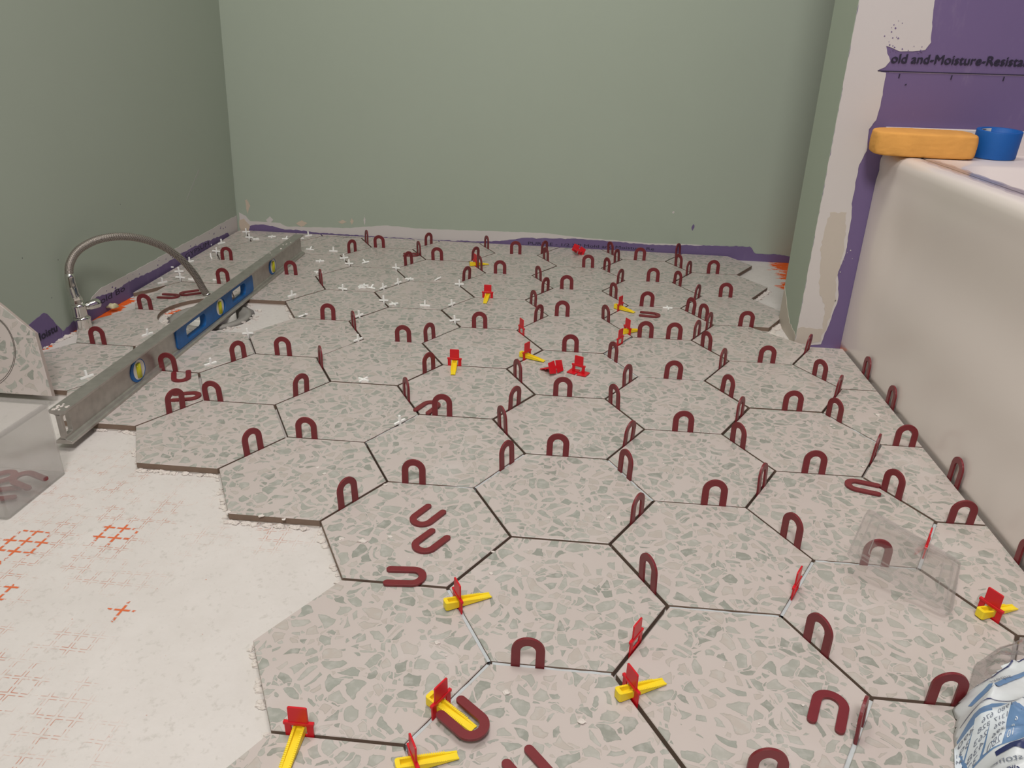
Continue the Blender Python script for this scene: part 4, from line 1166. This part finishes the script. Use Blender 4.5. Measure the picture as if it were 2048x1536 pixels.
mb.build('basin', M['tub'], tb, True)
MB().box(-0.004, -0.010, ZR - 0.004, W_, 0.0, ZR + 0.042).build('wall_flange', M['tub'], tb, bevel=0.002, bseg=3)
# protective film on the long rim
mb = MB(); nx, ny = 8, 46; rs = random.Random(4); vs = []; fs = []
for j in range(ny + 1):
    for i in range(nx + 1):
        x = 0.5625 + 0.027 * i / nx + (0.0015 * math.sin(j * 1.7) if i in (0, nx) else 0); y = 0.725 - 0.66 * j / ny
        z = 0.3845 + 0.0022 * abs(noise.noise(Vector((x * 90, y * 40, 2)))) + 0.0012 * abs(noise.noise(Vector((x * 260, y * 160, 5))))
        vs.append((x, y, z))
for j in range(ny):
    for i in range(nx): fs.append((j * (nx + 1) + i, j * (nx + 1) + i + 1, (j + 1) * (nx + 1) + i + 1, (j + 1) * (nx + 1) + i))
mb.add(vs, fs); tag(mb.build('protective_film', M['film'], smooth=True), 'torn strip of wrinkled clear protective film stuck along the tub rim', 'plastic film')

# ---------------------------------------------------------------- sponge and tape on the tub
sp_ = MB(); prof2 = [(-0.082, -0.030), (-0.074, -0.040), (-0.030, -0.047), (0.030, -0.047), (0.076, -0.042), (0.084, -0.034), (0.086, 0.030), (0.074, 0.043), (0.02, 0.046), (-0.04, 0.043), (-0.076, 0.036), (-0.084, 0.022)]
nn_ = len(prof2); vs = []; fs = []
for z, k_ in ((0, .95), (0.004, .985), (0.022, 1.0), (0.041, .985), (0.046, .95)):
    for x, y in prof2: vs.append((x * k_, y * k_, z))
for a in range(4):
    for i in range(nn_): fs.append((a * nn_ + i, a * nn_ + (i + 1) % nn_, (a + 1) * nn_ + (i + 1) % nn_, (a + 1) * nn_ + i))
fs.append(tuple(range(nn_))[::-1]); fs.append(tuple(range(4 * nn_, 5 * nn_)))
sp_.add(vs, fs)
so = sp_.build('grout_sponge', M['sponge'], smooth=True, subsurf=3); so.location = (0.5885, 0.7985, 0.3835); so.rotation_euler = (rad(1.0), 0, rad(-9)); so.scale = (1, 1, 0.93)
tag(so, 'big orange grout sponge overhanging the corner of the tub', 'sponge')
tx = bpy.data.textures.new('pores', 'CLOUDS'); tx.noise_scale = 0.006
dm = so.modifiers.new('pores', 'DISPLACE'); dm.texture = tx; dm.strength = 0.0014; dm.texture_coords = 'LOCAL'
tp_ = empty('tape_roll', (0.7135, 0.800, 0.3860)); tp_.rotation_euler = (rad(4), 0, 0); tag(tp_, 'roll of blue painter tape standing on the tub deck beside the sponge', 'tape roll')
MB().lathe([(0.0300, 0.0), (0.0355, 0.0), (0.0358, 0.001), (0.0358, 0.0435), (0.0355, 0.0445), (0.0300, 0.0445)], 48).build('tape', M['tape'], tp_, True, bevel=0.0003)
MB().lathe([(0.0300, 0.0445), (0.0288, 0.0445), (0.0288, 0.0), (0.0300, 0.0)], 48).build('core', M['tape'], tp_, True)
mb = MB(); vs = []; fs = []                     # white printed label curved inside the core
for i in range(13):
    a = rad(92 + i * 5.0); vs += [(0.0284 * math.cos(a), 0.0284 * math.sin(a), 0.014), (0.0284 * math.cos(a), 0.0284 * math.sin(a), 0.043)]
for i in range(12): fs.append((i * 2, i * 2 + 1, i * 2 + 3, i * 2 + 2))
mb.add(vs, fs)
for i in range(4, 9):
    a0, a1 = rad(92 + i * 5.0), rad(92 + (i + 1) * 5.0)
    for z0_, z1_ in ((0.0405, 0.0415), (0.0345, 0.0355)):
        mb.add([(0.0281 * math.cos(a0), 0.0281 * math.sin(a0), z0_), (0.0281 * math.cos(a0), 0.0281 * math.sin(a0), z1_), (0.0281 * math.cos(a1), 0.0281 * math.sin(a1), z1_), (0.0281 * math.cos(a1), 0.0281 * math.sin(a1), z0_)], [(0, 1, 2, 3)], 1)
mb.build('core_label', [M['card'], M['ink']], tp_)

# ---------------------------------------------------------------- lettering on the walls
def wall_text(s, T, x, z, size, width, name='stamped_lettering', bold=0.0004, rot=0.0, parent=None, mirror=False, lift=0.0016):
    vs, fs = text_mesh(s, size, mirror, width, bold)
    mb = MB(); R = Matrix.Translation((x, z, lift)) @ Matrix.Rotation(rot, 4, 'Z')
    mb.add([(v.x, v.y, 0) for v in vs], fs, 0, T @ R)
    o = mb.build(name, M['ink'], parent); return o
t1 = wall_text('old and-Moisture-Resistant', TP, xp(0.6485), 0.5315, 0.0215, 0.241, parent=wall_partition, bold=0.0)
t2 = wall_text('old and-Moisture-Resistant', TP, xp(0.6500), 0.5330, 0.0205, 0.241, parent=wall_partition, bold=0.0, lift=0.0013)
wall_text('PURPLE - 1/2 XP Mold and Moisture Re', TB, xb(0.03), 0.0030, 0.0120, 0.37, parent=wall_back, bold=0.0, rot=0.006)
wall_text('Moistu', TL, ya(0.622), 0.0085, 0.021, 0.070, parent=wall_left)
wall_text('Mold Bo', TL, ya(0.850), 0.0115, 0.019, 0.13, parent=wall_left, bold=0.0)
wall_text('GYPSUM', TL, ya(1.30), 0.004, 0.017, 0.15, parent=wall_left, bold=0.0)

# ---------------------------------------------------------------- mortar bag at front right
OUTL = [(0.392, -0.085), (0.379, -0.098), (0.3685, -0.112), (0.3665, -0.124), (0.357, -0.142), (0.351, -0.160), (0.351, -0.176), (0.353, -0.188), (0.342, -0.197), (0.320, -0.205), (0.302, -0.220), (0.285, -0.26), (0.295, -0.33), (0.36, -0.36), (0.50, -0.355), (0.536, -0.26), (0.540, -0.10), (0.538, -0.03), (0.515, -0.004), (0.475, -0.012), (0.445, -0.028), (0.415, -0.050)]
def dist_in(x, y):
    ins = False; d = 9; n = len(OUTL)
    for i in range(n):
        a, b = OUTL[i], OUTL[(i + 1) % n]
        if (a[1] > y) != (b[1] > y) and x < (b[0] - a[0]) * (y - a[1]) / (b[1] - a[1]) + a[0]: ins = not ins
        t = max(0, min(1, ((x - a[0]) * (b[0] - a[0]) + (y - a[1]) * (b[1] - a[1])) / ((b[0] - a[0]) ** 2 + (b[1] - a[1]) ** 2)))
        d = min(d, math.hypot(a[0] + (b[0] - a[0]) * t - x, a[1] + (b[1] - a[1]) * t - y))
    return d if ins else -d
def near_out(x, y):
    best = None; n = len(OUTL)
    for i in range(n):
        a, b = OUTL[i], OUTL[(i + 1) % n]
        t = max(0, min(1, ((x - a[0]) * (b[0] - a[0]) + (y - a[1]) * (b[1] - a[1])) / ((b[0] - a[0]) ** 2 + (b[1] - a[1]) ** 2)))
        px_, py_ = a[0] + (b[0] - a[0]) * t, a[1] + (b[1] - a[1]) * t; d = math.hypot(px_ - x, py_ - y)
        if best is None or d < best[0]: best = (d, px_, py_)
    return best[1:]
def bag_h(x, y):
    d = dist_in(x, y)
    if d <= 0: return 0.0
    h = 0.046 * (1 - math.exp(-d / 0.016)) * (0.85 + 0.5 * noise.noise(Vector((x * 9, y * 9, 3))))
    fold = 1 - abs(noise.noise(Vector((x * 22 + y * 14, y * 34 - x * 8, 1)))) * 2.2
    h += 0.008 * max(0, fold) ** 3 * min(1, d / 0.012)
    h += 0.0016 * (1 - abs(noise.noise(Vector((x * 75, y * 60 + x * 40, 7)))) * 2) * min(1, d / 0.008)
    return max(h, 0.0015 * min(1, d / .003))
bg = empty('mortar_bag', (0.44, -0.16, 0.0)); tag(bg, 'crumpled white and blue mortar bag turned inside out, mirrored print showing, front right', 'bag')
N = 110; mb = MB(); idx = {}; x0_, x1_, y0_, y1_ = 0.280, 0.545, -0.37, 0.004
for j in range(N + 1):
    for i in range(N + 1):
        x = x0_ + (x1_ - x0_) * i / N; y = y0_ + (y1_ - y0_) * j / N
        if dist_in(x, y) > -0.0024:
            if dist_in(x, y) < 0: x, y = near_out(x, y)
            idx[(i, j)] = len(mb.v); mb.v.append((x - 0.44, y + 0.16, bag_h(x, y) + 0.0009))
fm = 0
for (i, j), a in list(idx.items()):
    q4 = [(i, j), (i + 1, j), (i + 1, j + 1), (i, j + 1)]
    if all(k_ in idx for k_ in q4):
        x = x0_ + (x1_ - x0_) * i / N; y = y0_ + (y1_ - y0_) * j / N
        mb.f.append(tuple(idx[k_] for k_ in q4)); mb.m.append(1 if y > -0.1034 + (x - 0.3862) * 0.542 + 0.002 * noise.noise(Vector((x * 90, 0, 0))) else 0)
bag = mb.build('bag_film', [M['bag'], M['bag_clear']], bg, True)
so_ = bag.modifiers.new('solid', 'SOLIDIFY'); so_.thickness = 0.0005; so_.offset = -1
def drape(vs2, fs, mat, name, lift=0.0006, step=0.004):
    """lay flat artwork (xy) over the bag"""
    bm = bmesh.new(); bv = [bm.verts.new((v[0], v[1], 0)) for v in vs2]
    for f in fs:
        try: bm.faces.new([bv[i] for i in f])
        except ValueError: pass
    bmesh.ops.triangulate(bm, faces=bm.faces)
    for _ in range(7):
        es = [e for e in bm.edges if e.calc_length() > step]
        if not es: break
        bmesh.ops.subdivide_edges(bm, edges=es, cuts=1); bmesh.ops.triangulate(bm, faces=bm.faces)
    m_ = MB(); bm.verts.index_update()
    m_.add([(v.co.x - 0.44, v.co.y + 0.16, bag_h(v.co.x, v.co.y) + 0.0009 + lift) for v in bm.verts], [tuple(v.index for v in (f.verts if f.normal.z > 0 else reversed(f.verts))) for f in bm.faces]); bm.free()
    return m_.build(name, mat, bg, True)
def poly(pts): return [(p[0], p[1]) for p in pts], [tuple(range(len(pts)))]
drape(*poly([(0.3544, -0.1526), (0.3672, -0.1419), (0.3816, -0.1374), (0.4016, -0.1496), (0.420, -0.158), (0.440, -0.166), (0.440, -0.205), (0.41, -0.195), (0.3943, -0.1880), (0.383, -0.1842), (0.3685, -0.1820), (0.3505, -0.1823), (0.3500, -0.1686)]), M['bag_blue'], 'printed_panel', 0.0006)
for pts_ in ([(0.3777, -0.1448), (0.3895, -0.1468), (0.3690, -0.1815), (0.3586, -0.1810)], [(0.3646, -0.1490), (0.3755, -0.1500), (0.3570, -0.1810), (0.3477, -0.1820)], [(0.3514, -0.1567), (0.3622, -0.1535), (0.3465, -0.1815), (0.3434, -0.177)]):
    drape(pts_, [(0, 1, 2, 3)], M['bag_light'], 'table_column', 0.0011)
def bag_text(s, x, y, size, mat, name, w=None, right=(0.955, 0.25), up=(0.40, 0.90)):
    vs, fs = text_mesh(s, size, True, w, 0.0)
    drape([(x + v.x * right[0] + v.y * up[0], y + v.x * right[1] + v.y * up[1]) for v in vs], fs, mat, name, 0.0016, 0.003)
for rows, pos in ((['1980', '1317', '496', '396', '280'], [(0.3830, -0.1520), (0.3775, -0.1592), (0.3730, -0.1665), (0.3688, -0.1738), (0.3640, -0.1805)]),
                  (['676', '328', '263', '438', '328'], [(0.3693, -0.1560), (0.3646, -0.1626), (0.3605, -0.1692), (0.3560, -0.1756), (0.3515, -0.1815)]),
                  (['490', '391', '44'], [(0.3555, -0.1600), (0.3517, -0.1665), (0.3480, -0.1730)])):
    for t_, (x, y) in zip(rows, pos): bag_text(t_, x, y - 0.0005, 0.0062, M['bag_ink'], 'table_figure')
for t_, (x, y) in zip(['4"', '6', '8', '10'], [(0.3920, -0.1570), (0.3855, -0.1650), (0.3800, -0.1720), (0.3750, -0.1790)]): bag_text(t_, x, y, 0.0062, M['bag_light'], 'table_figure')
bag_text('superior', 0.4005, -0.1085, 0.0080, M['bag_ink'], 'printed_words', 0.026, (0.95, 0.2), (0.1, 1.0))
for i, t_ in enumerate(['for tile and stone repairs', 'en reparaciones con', 'para reparar losetas', 'et reparations']):
    bag_text(t_, 0.372 - 0.005 * i, -0.2010 - 0.0105 * i, 0.0085, M['bag_navy'] if i == 1 else M['bag_ink'], 'printed_words', None, (0.97, -0.20), (0.2, 0.97))
def ribbon(pts, w, mat, name):
    vs = []; fs = []
    for i, p in enumerate(pts):
        a, b = pts[max(i - 1, 0)], pts[min(i + 1, len(pts) - 1)]; d = Vector((b[0] - a[0], b[1] - a[1])).normalized()
        ww = w * (0.6 + 0.6 * math.sin(PI * i / (len(pts) - 1)))
        vs += [(p[0] - d.y * ww, p[1] + d.x * ww), (p[0] + d.y * ww, p[1] - d.x * ww)]
    for i in range(len(pts) - 1): fs.append((i * 2, i * 2 + 1, i * 2 + 3, i * 2 + 2))
    drape(vs, fs, mat, name, 0.001)
ribbon([(0.3640, -0.1862), (0.3730, -0.1868), (0.3828, -0.1895), (0.395, -0.193), (0.41, -0.20)], 0.0030, M['bag_navy'], 'navy_band')
ribbon([(0.3862, -0.1034), (0.4000, -0.0975), (0.4180, -0.088), (0.4379, -0.0754), (0.47, -0.06)], 0.0006, M['bag_navy'], 'blue_line')
ribbon([(0.3740, -0.1240), (0.3850, -0.1195), (0.3960, -0.1150), (0.4098, -0.1083), (0.425, -0.1017), (0.46, -0.09)], 0.0026, M['bag_blue'], 'blue_stripe')
ribbon([(0.3600, -0.1420), (0.3700, -0.1350), (0.3830, -0.1320), (0.4030, -0.1430), (0.43, -0.152)], 0.0004, M['bag_navy'], 'blue_line')
